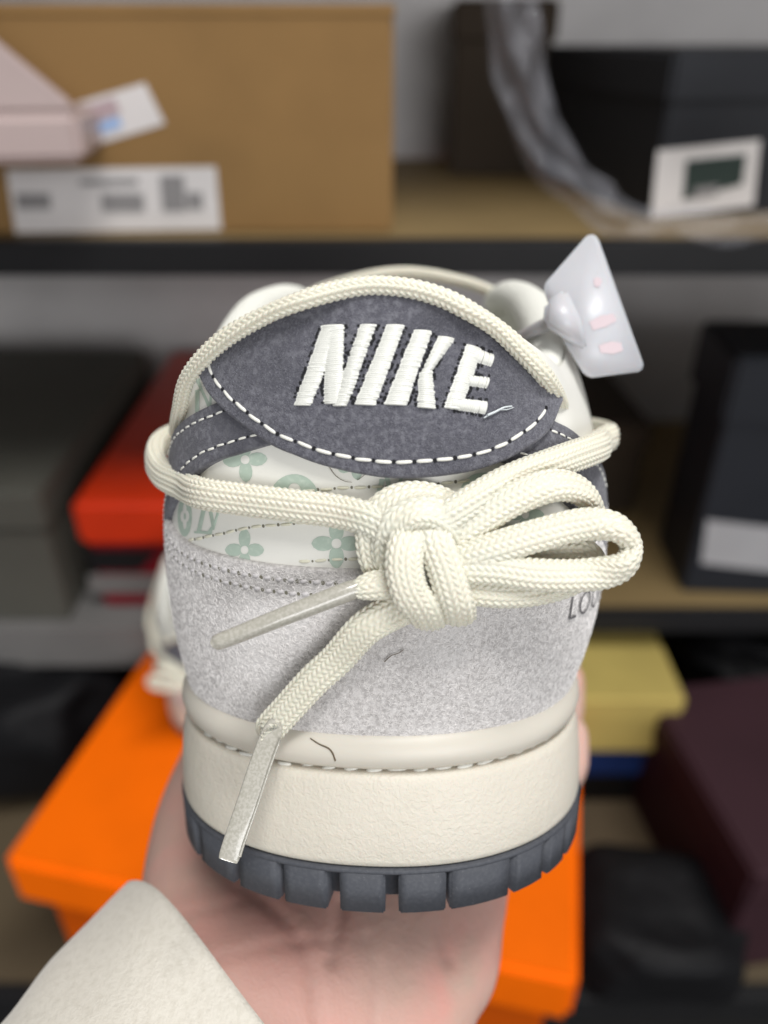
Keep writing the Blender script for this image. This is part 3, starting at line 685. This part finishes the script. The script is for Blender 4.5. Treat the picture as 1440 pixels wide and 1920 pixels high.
# stray fibres
def fibre(pts, r_, m, parent, off=.0014):
    q = catmull(pts, 14); P = []
    for a_, b_ in q: p, n = hit(a_, b_, off); P.append(p+n*(r_+random.uniform(0, .0001)))
    return tube('fibre', P, np.linspace(r_, r_*.6, 14), m, parent, n=6)
fibre([(721, 1240), (733, 1229), (747, 1224), (757, 1217)], .00009, M['fibre'], counter)
fibre([(912, 779), (928, 772), (944, 764), (958, 762)], .00022, M['glue'], tab, TABOFF+.0001)
fibre([(906, 784), (930, 770), (950, 768), (962, 764)], .00012, M['glue'], tab, TABOFF+.0001)
fibre([(618, 876), (630, 892), (646, 902), (660, 904)], .00006, M['fibre'], upper, .0004)
fibre([(670, 900), (684, 890), (692, 880)], .00006, M['fibre'], upper, .0004)
def rim_pt(u, v):
    s = s_of_u(u); P, N = out2(s); oz = np.array([(-.0013, .0256), (-.0004, .0266), (0., .0282), (-.0002, .0297), (-.0009, .0311), (-.0020, .0319)])
    vv = []
    for o_, z in oz:
        q = SHOE @ Vector((P[0]+N[0]*o_, P[1]+N[1]*o_, z)); vv.append(960-F*q.z/q.y)
    o_, z = np.interp(-v, -np.array(vv), oz[:, 0]), np.interp(-v, -np.array(vv), oz[:, 1])
    return np.array((P[0]+N[0]*(o_+.00008), P[1]+N[1]*(o_+.00008), z))
tube('fibre', catmull([rim_pt(582, 1384), rim_pt(600, 1395), rim_pt(618, 1403), rim_pt(626, 1413), rim_pt(630, 1426)], 14), np.linspace(.00010, .00016, 14), M['fibre'], rim, n=6)

# ------------------------------------------------------------------ plastic tag hanging at the collar
def extrude_poly(pts, th_, name, m, parent, bev=.0004):
    bm = bmesh.new(); vs_ = [bm.verts.new(p) for p in pts]; f = bm.faces.new(vs_)
    bm.normal_update(); n = f.normal.copy()
    r_ = bmesh.ops.extrude_face_region(bm, geom=[f]); 
    for e in r_['geom']:
        if isinstance(e, bmesh.types.BMVert): e.co += n*th_
    bmesh.ops.recalc_face_normals(bm, faces=bm.faces)
    if bev: bmesh.ops.bevel(bm, geom=[e for e in bm.edges if e.calc_face_angle(0) > .6], offset=bev, segments=3, affect='EDGES')
    return from_bm(name, bm, m, parent, smooth=True)
tag_root = thing('plastic_tag', 'small white plastic tag with faded red print fixed at the sneaker collar', 'tag', MC @ Matrix.Translation(cpt(1100, 590, .150)))
def tl(u, v, d): return cpt(u, v, d)-cpt(1100, 590, .150)
def tplane(u, v): return tl(u, v, .150+(u-1100)*.00002+(v-590)*-.00002)
plate_px = [(1024, 548), (1022, 532), (1030, 522), (1100, 442), (1108, 437), (1118, 439), (1125, 450), (1206, 676), (1209, 688), (1200, 695), (1112, 706), (1098, 700), (1060, 640)]
plate = extrude_poly([tplane(*p) for p in plate_px], .0011, 'plate', M['tag'], tag_root, .00035)
for qs_ in ([(1112, 526), (1121, 518), (1129, 527), (1124, 538), (1115, 538)], [(1104, 604), (1126, 592), (1150, 588), (1156, 602), (1138, 612), (1112, 620)], [(1122, 648), (1146, 640), (1164, 643), (1168, 658), (1150, 664), (1126, 662)]):
    pp = [tplane(*p)+Vector((0, -.00015-.0000, 0)) for p in qs_]
    mesh('print_mark', pp, [tuple(range(len(pp)))], M['pink'], plate, smooth=False)
head = extrude_poly([tl(1020, 570, .147), tl(1058, 545, .147), tl(1085, 600, .147), tl(1098, 660, .147), tl(1060, 640, .147), tl(1016, 612, .147)], -.0022, 'locking_head', M['tag'], tag_root, .0008)
tube('strap', [tl(1050, 600, .149), tl(1015, 612, .153), tl(985, 628, .160), tl(960, 640, .172), tl(950, 650, .185)], .0013, M['tag'], tag_root, n=10)

# ------------------------------------------------------------------ hand and sleeve
M['skin'] = mat('skin', (.58, .375, .315), .5, noise=[(20, 3, (.66, .29, .25), .40, .68), (70, 4, (.52, .36, .295), .48, .72)], bump=[(230, 5, .30, .0007, 1.2), (1500, 4, .4, .0003, .5)], spec=.35, sss=.25)
M['sleeve'] = mat('cream_knit', (.64, .605, .535), .9, noise=[(900, 3, (.58, .545, .475), .45, .7)], bump=[(2200, 2, .55, .0003, 0), (60, 3, .10, .004, .6)], spec=.15, sheen=.3, stretch=(1, 1, .25))
person = thing('person', 'bare left hand in a cream sleeve holding the sneaker up from below', 'person', MC @ Matrix.Translation((-.03, .15, -.11)))
PO = np.array((-.03, .15, -.11))
def loft(rows, n=28, k=60, po=PO):
    """rows: centre, wide half, thick half, wide direction."""
    A = np.array([list(c)+[a, b]+list(d) for c, a, b, d in rows], float); C = catmull(A, k)
    T = np.gradient(C[:, :3], axis=0); T /= np.linalg.norm(T, axis=1, keepdims=True); V = []
    for i in range(k):
        wv = C[i, 5:8]-T[i]*np.dot(C[i, 5:8], T[i]); wv /= np.linalg.norm(wv); tv = np.cross(T[i], wv)
        for j in range(n):
            q = 2*math.pi*j/n; V.append(C[i, :3]+wv*C[i, 3]*math.cos(q)+tv*C[i, 4]*math.sin(q)-po)
    return V, grid_faces(k, n, closed_v=True)+[tuple(range(n))[::-1], tuple((k-1)*n+j for j in range(n))]
HV, HF = [], []
def addm(V, Fc):
    b = len(HV); HV.extend(V); HF.extend([tuple(i+b for i in f) for f in Fc])
arm_rows = [((-.115, .065, -.185), .031, .026, (.75, -.2, -.6)), ((-.070, .112, -.142), .030, .023, (.78, -.2, -.6)), ((-.034, .148, -.111), .032, .021, (.8, -.25, -.5)), ((-.016, .175, -.0955), .040, .0205, (.86, -.35, -.35)),
            ((-.006, .205, -.0795), .041, .0165, (.88, -.42, -.2)), ((.004, .228, -.0725), .038, .0130, (.88, -.46, -.1)), ((.010, .242, -.069), .033, .0100, (.88, -.46, 0))]
addm(*loft(arm_rows))
def finger(pts, rads):
    P = np.array(pts, float); C = catmull(np.column_stack([P, np.array(rads)]), 26)
    rows = [(c[:3], c[3], c[3]*.95, (.1, -.9, .3)) for c in C]
    t = C[-1, :3]-C[-2, :3]; t /= np.linalg.norm(t)
    for q in (.35, .65, .85, .97): rows.append((C[-1, :3]+t*C[-1, 3]*q, C[-1, 3]*math.sqrt(1-q*q), C[-1, 3]*math.sqrt(1-q*q)*.95, (.1, -.9, .3)))
    addm(*loft(rows, 18, 44))
finger([(.018, .200, -.082), (.036, .208, -.0765), (.0475, .212, -.070), (.0500, .214, -.0625)], [.0100, .0092, .0086, .0074])
finger([(.016, .218, -.076), (.040, .232, -.0705), (.0520, .238, -.064), (.0550, .240, -.053)], [.0108, .010, .0092, .008])
finger([(.012, .234, -.071), (.040, .257, -.065), (.0565, .265, -.057), (.0605, .267, -.045)], [.0110, .0102, .0095, .0082])
finger([(.000, .240, -.069), (.028, .278, -.060), (.053, .289, -.049), (.0635, .292, -.033)], [.0108, .010, .0092, .008])
finger([(-.040, .170, -.091), (-.0455, .194, -.0785), (-.0465, .222, -.0675), (-.0470, .246, -.0580)], [.0155, .0128, .0105, .0085])
addm(*loft([((-.036, .150, -.098), .005, .004, (1, 0, 0)), ((-.034, .165, -.0925), .016, .012, (1, 0, -.2)), ((-.030, .185, -.084), .018, .012, (1, 0, -.2)), ((-.028, .205, -.076), .006, .004, (1, 0, -.2))], 18, 30))
addm(*loft([((.004, .160, -.112), .005, .004, (1, 0, 0)), ((.009, .172, -.1025), .016, .012, (.9, -.2, -.3)), ((.012, .190, -.0920), .016, .011, (.9, -.2, -.3)), ((.014, .207, -.083), .006, .004, (1, 0, -.2))], 18, 30))
hand = mesh('hand', HV, HF, M['skin'], person)
def bake(o, mods):
    for ty, kw in mods:
        md = o.modifiers.new(ty, ty)
        for a_, b_ in kw.items(): setattr(md, a_, b_)
    bpy.context.view_layer.update()
    me = bpy.data.meshes.new_from_object(o.evaluated_get(bpy.context.evaluated_depsgraph_get()))
    o.modifiers.clear(); old = o.data; o.data = me; bpy.data.meshes.remove(old)
    me.polygons.foreach_set('use_smooth', [True]*len(me.polygons))
bake(hand, [('REMESH', dict(mode='VOXEL', voxel_size=.0013)), ('SMOOTH', dict(factor=.5, iterations=14))])
# palm and wrist creases
creases = [[(455, 1660), (520, 1712), (575, 1790), (600, 1930)], [(640, 1690), (632, 1740), (622, 1800)], [(815, 1690), (830, 1750), (842, 1800)], [(300, 1720), (380, 1706), (450, 1690)], [(400, 1800), (520, 1770), (620, 1760)], [(690, 1760), (705, 1830), (700, 1920)]]
cp = [catmull(c, 60) for c in creases]; amt = [.0009, .0010, .0010, .0005, .0004, .0005]
PM = Matrix.Translation(Vector(PO))
for v in hand.data.vertices:
    q = v.co+Vector(PO)
    if v.normal.y < .2 and q.y < .215:
        u_, v_ = 720+F*q.x/q.y, 960-F*q.z/q.y
        for c, a_ in zip(cp, amt):
            d = math.sqrt(((c-np.array((u_, v_)))**2).sum(1).min())
            if d < 40: v.co -= v.normal*a_*math.exp(-(d/11)**2)
# sleeve: an open cuff round the wrist with folds
sl_rows = [((-.135, .045, -.208), .046, .042), ((-.081, .098, -.157), .041, .036), ((-.044, .135, -.122), .039, .031), ((-.0250, .1545, -.1035), .0390, .0290)]
A = np.array([list(c)+[a, b] for c, a, b in sl_rows]); C = catmull(A, 90); T = np.gradient(C[:, :3], axis=0); T /= np.linalg.norm(T, axis=1, keepdims=True)
V = []; n = 72; wd_ = np.array((.8, -.25, -.55))
layers = [(i, 1.0) for i in range(90)]
for i, f in layers+[(89, .97), (89, .93), (88, .90), (84, .885), (70, .88), (40, .88), (5, .88)]:
    wv = wd_-T[i]*np.dot(wd_, T[i]); wv /= np.linalg.norm(wv); tv = np.cross(T[i], wv)
    for j in range(n):
        q = 2*math.pi*j/n
        fold = 1+.020*math.sin(3*q+i*.06)+.026*math.sin(i*.20+2.4*math.cos(q)+.8*math.sin(2*q))*min(1, (89-i)/34)+.014*math.sin(7*q+i*.13)*max(0, (i-50)/40)+.010*math.sin(i*.5+3*math.sin(q*2))*min(1, (89-i)/20)+(.03 if f == 1.0 and i > 84 else 0)*0
        V.append(C[i, :3]+(wv*C[i, 3]*math.cos(q)+tv*C[i, 4]*math.sin(q))*f*fold+T[i]*.0035*math.sin(2*q+.6)*(i > 60)*(i-60)/29-PO)
sleeve = mesh('sleeve', V, grid_faces(97, n, closed_v=True), M['sleeve'], person)

# ------------------------------------------------------------------ background: rack, wall, floor
def bmat(name, rgb, rough=.7, spec=.2, **kw): return mat(name, rgb, rough, spec=spec, noise=[(14, 4, tuple(c*.86 for c in rgb), .45, .75)], bump=[(300, 2, .08, .0004, 0)], **kw)
M['wall'] = bmat('grey_wall', (.55, .53, .525), .85); M['board'] = bmat('shelf_board', (.22, .155, .07), .6); M['beam'] = bmat('black_beam', (.012, .012, .013), .5)
M['steel'] = bmat('grey_steel', (.16, .155, .15), .5); M['tan'] = bmat('tan_cardboard', (.25, .145, .055), .8); M['label'] = bmat('white_label', (.66, .63, .62), .5)
M['grey_ink'] = bmat('grey_ink', (.25, .24, .24), .7); M['black'] = bmat('black_card', (.010, .010, .011), .45); M['board2'] = bmat('dark_board', (.10, .075, .045), .6); M['charcoal'] = bmat('charcoal_card', (.022, .023, .027), .55)
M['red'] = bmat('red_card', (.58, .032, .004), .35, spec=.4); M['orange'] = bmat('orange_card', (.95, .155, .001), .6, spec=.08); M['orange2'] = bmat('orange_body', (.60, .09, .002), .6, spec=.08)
M['darkgrey'] = bmat('dark_grey_card', (.085, .083, .070), .6); M['navy'] = bmat('navy_card', (.016, .018, .023), .5); M['gold'] = bmat('gold_card', (.46, .36, .11), .45)
M['blue'] = bmat('blue_card', (.012, .03, .12), .5); M['maroon'] = bmat('maroon_card', (.036, .014, .019), .6); M['brown'] = bmat('dark_brown_card', (.030, .020, .012), .7)
M['green_ink'] = bmat('dark_green_ink', (.03, .045, .04), .6); M['sky_ink'] = bmat('blue_ink', (.30, .45, .72), .6); M['mauve_ink'] = bmat('mauve_ink', (.42, .32, .34), .6)
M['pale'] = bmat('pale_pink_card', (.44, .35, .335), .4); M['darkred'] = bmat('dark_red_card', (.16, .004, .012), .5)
M['bag'] = mat('black_bag', (.007, .007, .008), .5, bump=[(40, 4, .4, .006, .8)], spec=.12)
M['greylabel'] = bmat('grey_label', (.36, .36, .37), .5); M['floor'] = bmat('floor', (.05, .048, .045), .6)
pm = bpy.data.materials.new('clear_film'); pm.use_nodes = True; nt = pm.node_tree; b = nt.nodes['Principled BSDF']
b.inputs['Base Color'].default_value = (.40, .40, .44, 1); b.inputs['Roughness'].default_value = .07; b.inputs['Alpha'].default_value = .15; b.inputs['Specular IOR Level'].default_value = .9
nz = nt.nodes.new('ShaderNodeTexNoise'); nz.inputs['Scale'].default_value = 45; bp = nt.nodes.new('ShaderNodeBump'); bp.inputs['Strength'].default_value = .5; bp.inputs['Distance'].default_value = .006
nt.links.new(nz.outputs[0], bp.inputs['Height']); nt.links.new(bp.outputs[0], b.inputs['Normal']); M['film'] = pm
def boxm(name, x0, x1, y0, y1, z0, z1, m, parent=None, bev=.002):
    bm = bmesh.new(); r_ = bmesh.ops.create_cube(bm, size=1)
    for v in bm.verts: v.co = Vector(((x0+x1)/2+v.co.x*(x1-x0), (y0+y1)/2+v.co.y*(y1-y0), (z0+z1)/2+v.co.z*(z1-z0)))
    if bev: bmesh.ops.bevel(bm, geom=bm.edges[:], offset=min(bev, .3*min(x1-x0, y1-y0, z1-z0)), segments=3, affect='EDGES')
    return from_bm(name, bm, m, parent)
D1, D2L, D2R, D3 = .107, .408, .395, .565
YW = .86
o = boxm('wall', -2.5, 2.5, YW, YW+.1, 0, 2.6, M['wall'], bev=0); o['kind'] = 'structure'
o = boxm('floor', -2.5, 2.5, -1.5, YW, -.05, 0, M['floor'], bev=0); o['kind'] = 'structure'
rack = thing('shelving_rack', 'shelving rack with wooden boards and black front beams behind the hand', 'shelving')
def shelf(x0, x1, y0, y1, drop, m, beam_h, mb, th_=.012):
    z = ZC-drop
    boxm('shelf_board', x0, x1, y0+.012, y1, z-th_, z, m, rack, .001)
    boxm('front_beam', x0, x1, y0, y0+.0115, z-beam_h, z+.0005, mb, rack, .001)
shelf(-.9, .95, .478, .84, D1, M['board'], .020, M['beam'])
shelf(-.9, .95, .478, .84, -.24, M['board'], .020, M['beam'])  # unseen shelf above the frame, added to shade the upper wall and boxes
shelf(-.9, .06, .478, .84, D2L, M['steel'], .042, M['steel'], .03)
shelf(.0602, .95, .478, .84, D2R, M['board'], .018, M['beam'])
shelf(-.9, .95, .272, .84, D3, M['board2'], .030, M['beam'])
for x in (-.92, .95):
    for y in (.30, .81): boxm('upright', x, x+.03, y, y+.03, 0, 1.9, M['beam'], rack, .002)
for y in (.28, .82):
    boxm('brace', -.9, .95, y, y+.02, .10, .13, M['beam'], rack, .002)

def carton(name, label, origin, ang, w_, d_, h_, mb, ml, lid=.035, over=.003, bev=.003, cat='box'):
    """origin: world position of the front-left bottom corner; x along the front, y backwards."""
    mw = Matrix.Translation(origin) @ Matrix.Rotation(ang, 4, 'Z')
    t = thing(name, label, cat, mw)
    boxm('body', over, w_-over, over, d_-over, 0, h_-.004, mb, t, .002)
    boxm('lid', 0, w_, 0, d_, h_-lid, h_, ml, t, bev)
    return t
# tan carton on the upper shelf
pL = wdrop(0, 437, D1); pR = wdrop(733, 436, D1)
yfr = .5
tan = carton('shoe_box', 'tan cardboard shoe box with white end label on the top shelf', Vector((wdrop(738, 437, D1).x-.345, wdrop(738, 437, D1).y, ZC-D1)), 0, .345, .22, .1205, M['tan'], M['tan'], .006, .0008, .001)
def sticker(parent, y, pts, m, name='label', proud=.0006):
    """flat quad on a front face at local y; pts in local (x, z)."""
    P = [(x, y-proud, z) for x, z in pts]; return mesh(name, P, [(0, 1, 2, 3)], m, parent, smooth=False)
def on_face(t, y, u, v):                     # pixel -> local (x, z) on the plane y of a thing
    mi = t.matrix_world.inverted(); o_ = mi @ Vector((0, 0, ZC)); d = (mi.to_3x3() @ (MC.to_3x3() @ cpt(u, v, 1)))
    k_ = (y-o_.y)/d.y; p = o_+d*k_; return (p.x, p.z)
def px_sticker(t, y, quad, m, name='label', proud=.0006, parent=None):
    o_ = sticker(parent or t, y, [on_face(t, y, *q) for q in quad], m, name, proud); return o_
bpy.context.view_layer.update()
lb = px_sticker(tan, .0008, [(12, 318), (405, 312), (415, 430), (30, 436)], M['label'])
for qd in ([(30, 362), (95, 362), (97, 392), (34, 392)], [(190, 362), (270, 362), (272, 396), (192, 396)], [(300, 328), (345, 328), (350, 395), (306, 395)], [(350, 360), (380, 360), (382, 392), (352, 392)], [(150, 336), (260, 334), (260, 345), (150, 347)]):
    px_sticker(tan, .0008, qd, M['grey_ink'], 'print_block', .0012, lb)
st = px_sticker(tan, .0008, [(133, 196), (272, 155), (310, 232), (172, 274)], M['label'], 'sticker')
px_sticker(tan, .0008, [(140, 205), (215, 182), (228, 212), (158, 236)], M['mauve_ink'], 'print_block', .0012, st)
px_sticker(tan, .0008, [(160, 240), (222, 218), (232, 236), (172, 256)], M['sky_ink'], 'print_block', .0012, st)
# pale pink box, mostly out of the frame on the left, resting on a dark carton
base = Vector((-.62, .415, ZC-D1))
c_ = wY(160, 306, .445)
low = carton('storage_box', 'dark brown box at the left end of the top shelf, under the pale pink box', Vector((-.56, .50, ZC-D1)), 0, .175, .30, c_.z-(ZC-D1)-.0005, M['brown'], M['brown'], .03)
pale = thing('pale_box', 'pale pink shallow box jutting in at the upper left edge', 'box', Matrix.Translation(Vector((c_.x, c_.y, c_.z))) @ Matrix.Rotation(R(8), 4, 'Z'))
boxm('tray', -.30, 0, 0, .20, 0, .024, M['pale'], pale, .004)
bm = bmesh.new(); vv = []
for y_ in (.006, .012):
    vv.append([bm.verts.new(p) for p in ((-.003, y_, .0245), (-.003, y_, .028), (-.12, y_, .135), (-.30, y_, .135), (-.30, y_, .0245))])
for a_ in range(5): bm.faces.new((vv[0][a_], vv[0][(a_+1) % 5], vv[1][(a_+1) % 5], vv[1][a_]))
bm.faces.new(vv[0][::-1]); bm.faces.new(vv[1])
bmesh.ops.recalc_face_normals(bm, faces=bm.faces); bmesh.ops.bevel(bm, geom=bm.edges[:], offset=.0015, segments=2, affect='EDGES')
from_bm('raised_flap', bm, M['pale'], pale)
# black box on the right of the upper shelf
nc = wdrop(1214, 411, D1)
bl = carton('shoe_box', 'black shoe box with black and white label on the top shelf, wrapped in clear film', Vector((nc.x, nc.y, ZC-D1)), R(13.5), .33, .20, .098, M['charcoal'], M['charcoal'], .03, .002)
bl.children[0].data.materials.clear(); bl.children[0].data.materials.append(M['charcoal'])
bpy.context.view_layer.update()
lb = px_sticker(bl, 0, [(1232, 282), (1425, 262), (1412, 385), (1219, 410)], M['label'])
px_sticker(bl, 0, [(1285, 300), (1398, 288), (1390, 345), (1278, 375)], M['green_ink'], 'print_block', .0012, lb)
px_sticker(bl, 0, [(1300, 352), (1345, 346), (1342, 366), (1298, 372)], M['grey_ink'], 'print_block', .0014, lb)
pb = wdrop(800, 262, D1)
carton('shoe_box', 'small dark brown box at the back of the top shelf, half hidden by clear film', Vector((.055, .735, ZC-D1)), R(-4), .085, .16, .13, M['brown'], M['brown'], .03)
# clear film hanging round the black box
fv = []; ctr = [(905, -60, .44), (915, 60, .44), (930, 160, .44), (960, 255, .442), (1010, 335, .446), (1070, 395, .452), (1140, 436, .456), (1250, 448, .46), (1360, 452, .466), (1500, 452, .475)]
C = catmull([tuple(wY(*q)) for q in ctr], 70); C2 = catmull([tuple(wY(u+d[0], v+d[1], Y+.012)) for (u, v, Y), d in zip(ctr, [(100, 0), (100, 0), (100, -5), (95, -20), (80, -45), (65, -60), (30, -62), (10, -60), (0, -58), (0, -58)])], 70)
for i in range(70):
    for j in range(13):
        q = j/12; p = C[i]*(1-q)+C2[i]*q; fv.append(p+np.array((0, -.012*math.sin(math.pi*q)+.004*math.sin(i*.62+q*7)+.004*math.sin(i*.27-q*11), .002*math.sin(i*.4+q*5))))
fo = mesh('clear_film', fv, grid_faces(70, 13), M['film'], None); fo['label'] = 'clear plastic film hanging in a curve round the black box'; fo['category'] = 'film'
sd_ = fo.modifiers.new('thickness', 'SOLIDIFY'); sd_.thickness = .0004
# white corner at the right edge
wc = wY(1418, 292, .47)
wc = wY(1400, 300, .44)
wb = carton('paper_packet', 'white packet poking in at the upper right edge', Vector((wc.x, wc.y-.03, wc.z-.0)), R(-18), .12, .02, .035, M['label'], M['label'], .01, cat='packet')

# middle shelf, left: dark box and red box
zL = ZC-D2L
f1 = wdrop(75, 948, .296)
dk = carton('shoe_box', 'dark olive grey shoe box at the left of the middle shelf beside the red box', Vector((f1.x-.34, f1.y, zL)), R(0), .34, .30, D2L-.285, M['darkgrey'], M['darkgrey'], .035)
f2 = wdrop(128, 945, .304)
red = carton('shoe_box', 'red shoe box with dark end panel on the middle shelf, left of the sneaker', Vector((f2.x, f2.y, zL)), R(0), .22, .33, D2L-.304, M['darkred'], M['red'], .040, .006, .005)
bpy.context.view_layer.update()
px_sticker(red, .006, [(158, 1030), (300, 1030), (262, 1070), (178, 1070)], M['black'], 'print_block')
px_sticker(red, .006, [(165, 1076), (400, 1076), (400, 1112), (170, 1112)], M['steel'], 'print_block')
# middle shelf, right: navy box, brown box
f3 = wdrop(1285, 1142, D2R)
nv = carton('shoe_box', 'dark navy box with pale label at the right of the middle shelf', Vector((f3.x, .505, ZC-D2R)), R(-3), .30, .085, .205, M['navy'], M['navy'], .05, .004)
bpy.context.view_layer.update()
px_sticker(nv, .004, [(1325, 974), (1480, 992), (1470, 1074), (1314, 1056)], M['greylabel'])
carton('shoe_box', 'dark brown box between the sneaker and the navy box', Vector((.085, .62, ZC-D2R)), R(4), .16, .20, .095, M['brown'], M['brown'], .03)
# lower shelf: orange box, other shoe, gold and blue boxes, bags
zl = ZC-D3; dO = .432
oa = wdrop(2, 1612, dO); ob_ = wdrop(1087, 1846, dO); ang = math.atan2(ob_.y-oa.y, ob_.x-oa.x); wO = (ob_-oa).length
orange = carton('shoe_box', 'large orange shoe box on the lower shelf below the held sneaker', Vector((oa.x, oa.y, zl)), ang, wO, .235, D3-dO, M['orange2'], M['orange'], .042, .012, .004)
print('orange box', wO, math.degrees(ang))
g1 = wdrop(1290, 1312, .432)
gold = carton('shoe_box', 'gold box stacked on a blue box under the right middle shelf', Vector((g1.x-.26, g1.y, ZC-.492)), 0, .26, .20, .060, M['gold'], M['gold'], .028, .001)
carton('shoe_box', 'dark blue box under the gold box on the lower shelf', Vector((g1.x-.285, g1.y+.008, zl)), 0, .27, .20, .0725, M['black'], M['blue'], .038)
m1 = wdrop(1300, 1385, .44)
mar = carton('shoe_box', 'maroon box at the lower right corner on the lower shelf', Vector((.232, .288, zl)), R(8), .30, .165, .118, M['maroon'], M['maroon'], .03)
def bag(name, label, c, sx, sy, sz, seed, m):
    bm = bmesh.new(); bmesh.ops.create_icosphere(bm, subdivisions=5, radius=1)
    r2 = np.random.default_rng(seed); K_ = r2.normal(size=(9, 3))*2.6; ph = r2.uniform(0, 6, 9)
    for v in bm.verts:
        d = v.co.normalized(); q = sum(math.sin(K_[i].dot(np.array(d))*1.5+ph[i])/(1+i*.3) for i in range(9))
        f = 1+.07*q; x, y, z = d.x*f, d.y*f, d.z*f
        x = math.copysign(abs(x)**.6, x); y = math.copysign(abs(y)**.6, y); z = math.copysign(abs(z)**.6, z)
        v.co = Vector((x*sx, y*sy, max(z, -.92)*sz+.92*sz))
    o_ = from_bm(name, bm, m, None, smooth=True); o_.location = c; o_['label'] = label; o_['category'] = 'bag'; return o_
bag('plastic_bag', 'black plastic bag bunched up at the left end of the lower shelf', (-.33, .52, zl), .105, .10, .062, 3, M['bag'])
bag('plastic_bag', 'crumpled black plastic bag on the lower shelf beside the orange box', (.190, .312, zl), .058, .048, .030, 5, M['bag'])
bag('plastic_bag', 'black plastic bag behind the maroon box under the right middle shelf', (.36, .56, zl), .095, .085, .062, 8, M['bag'])

# the other shoe of the pair, on the orange box
def copy_tree(o_, parent=None, depth=0):
    c = o_.copy(); col.objects.link(c); c.parent = parent
    for ch in list(o_.children):
        if ch.name.startswith(('stitch', 'needle', 'fibre', 'letter', 'embroidered', 'suede', 'monogram')): continue
        copy_tree(ch, c, depth+1)
    return c
s2 = copy_tree(sneaker); s2['label'] = 'blurred second sneaker of the pair standing on the orange box behind the held one'; s2['group'] = 'pair of sneakers'
p2 = wdrop(420, 1392, dO)
s2.matrix_world = Matrix.Translation((p2.x, p2.y, ZC-dO+.0004)) @ Matrix.Rotation(R(6), 4, 'Z') @ Matrix.Diagonal((-1, 1, 1, 1))
print('tris', sum(len(o_.data.loop_triangles) or sum(len(p.vertices)-2 for p in o_.data.polygons) for o_ in col.objects if o_.type == 'MESH' and o_.data.users == 1))
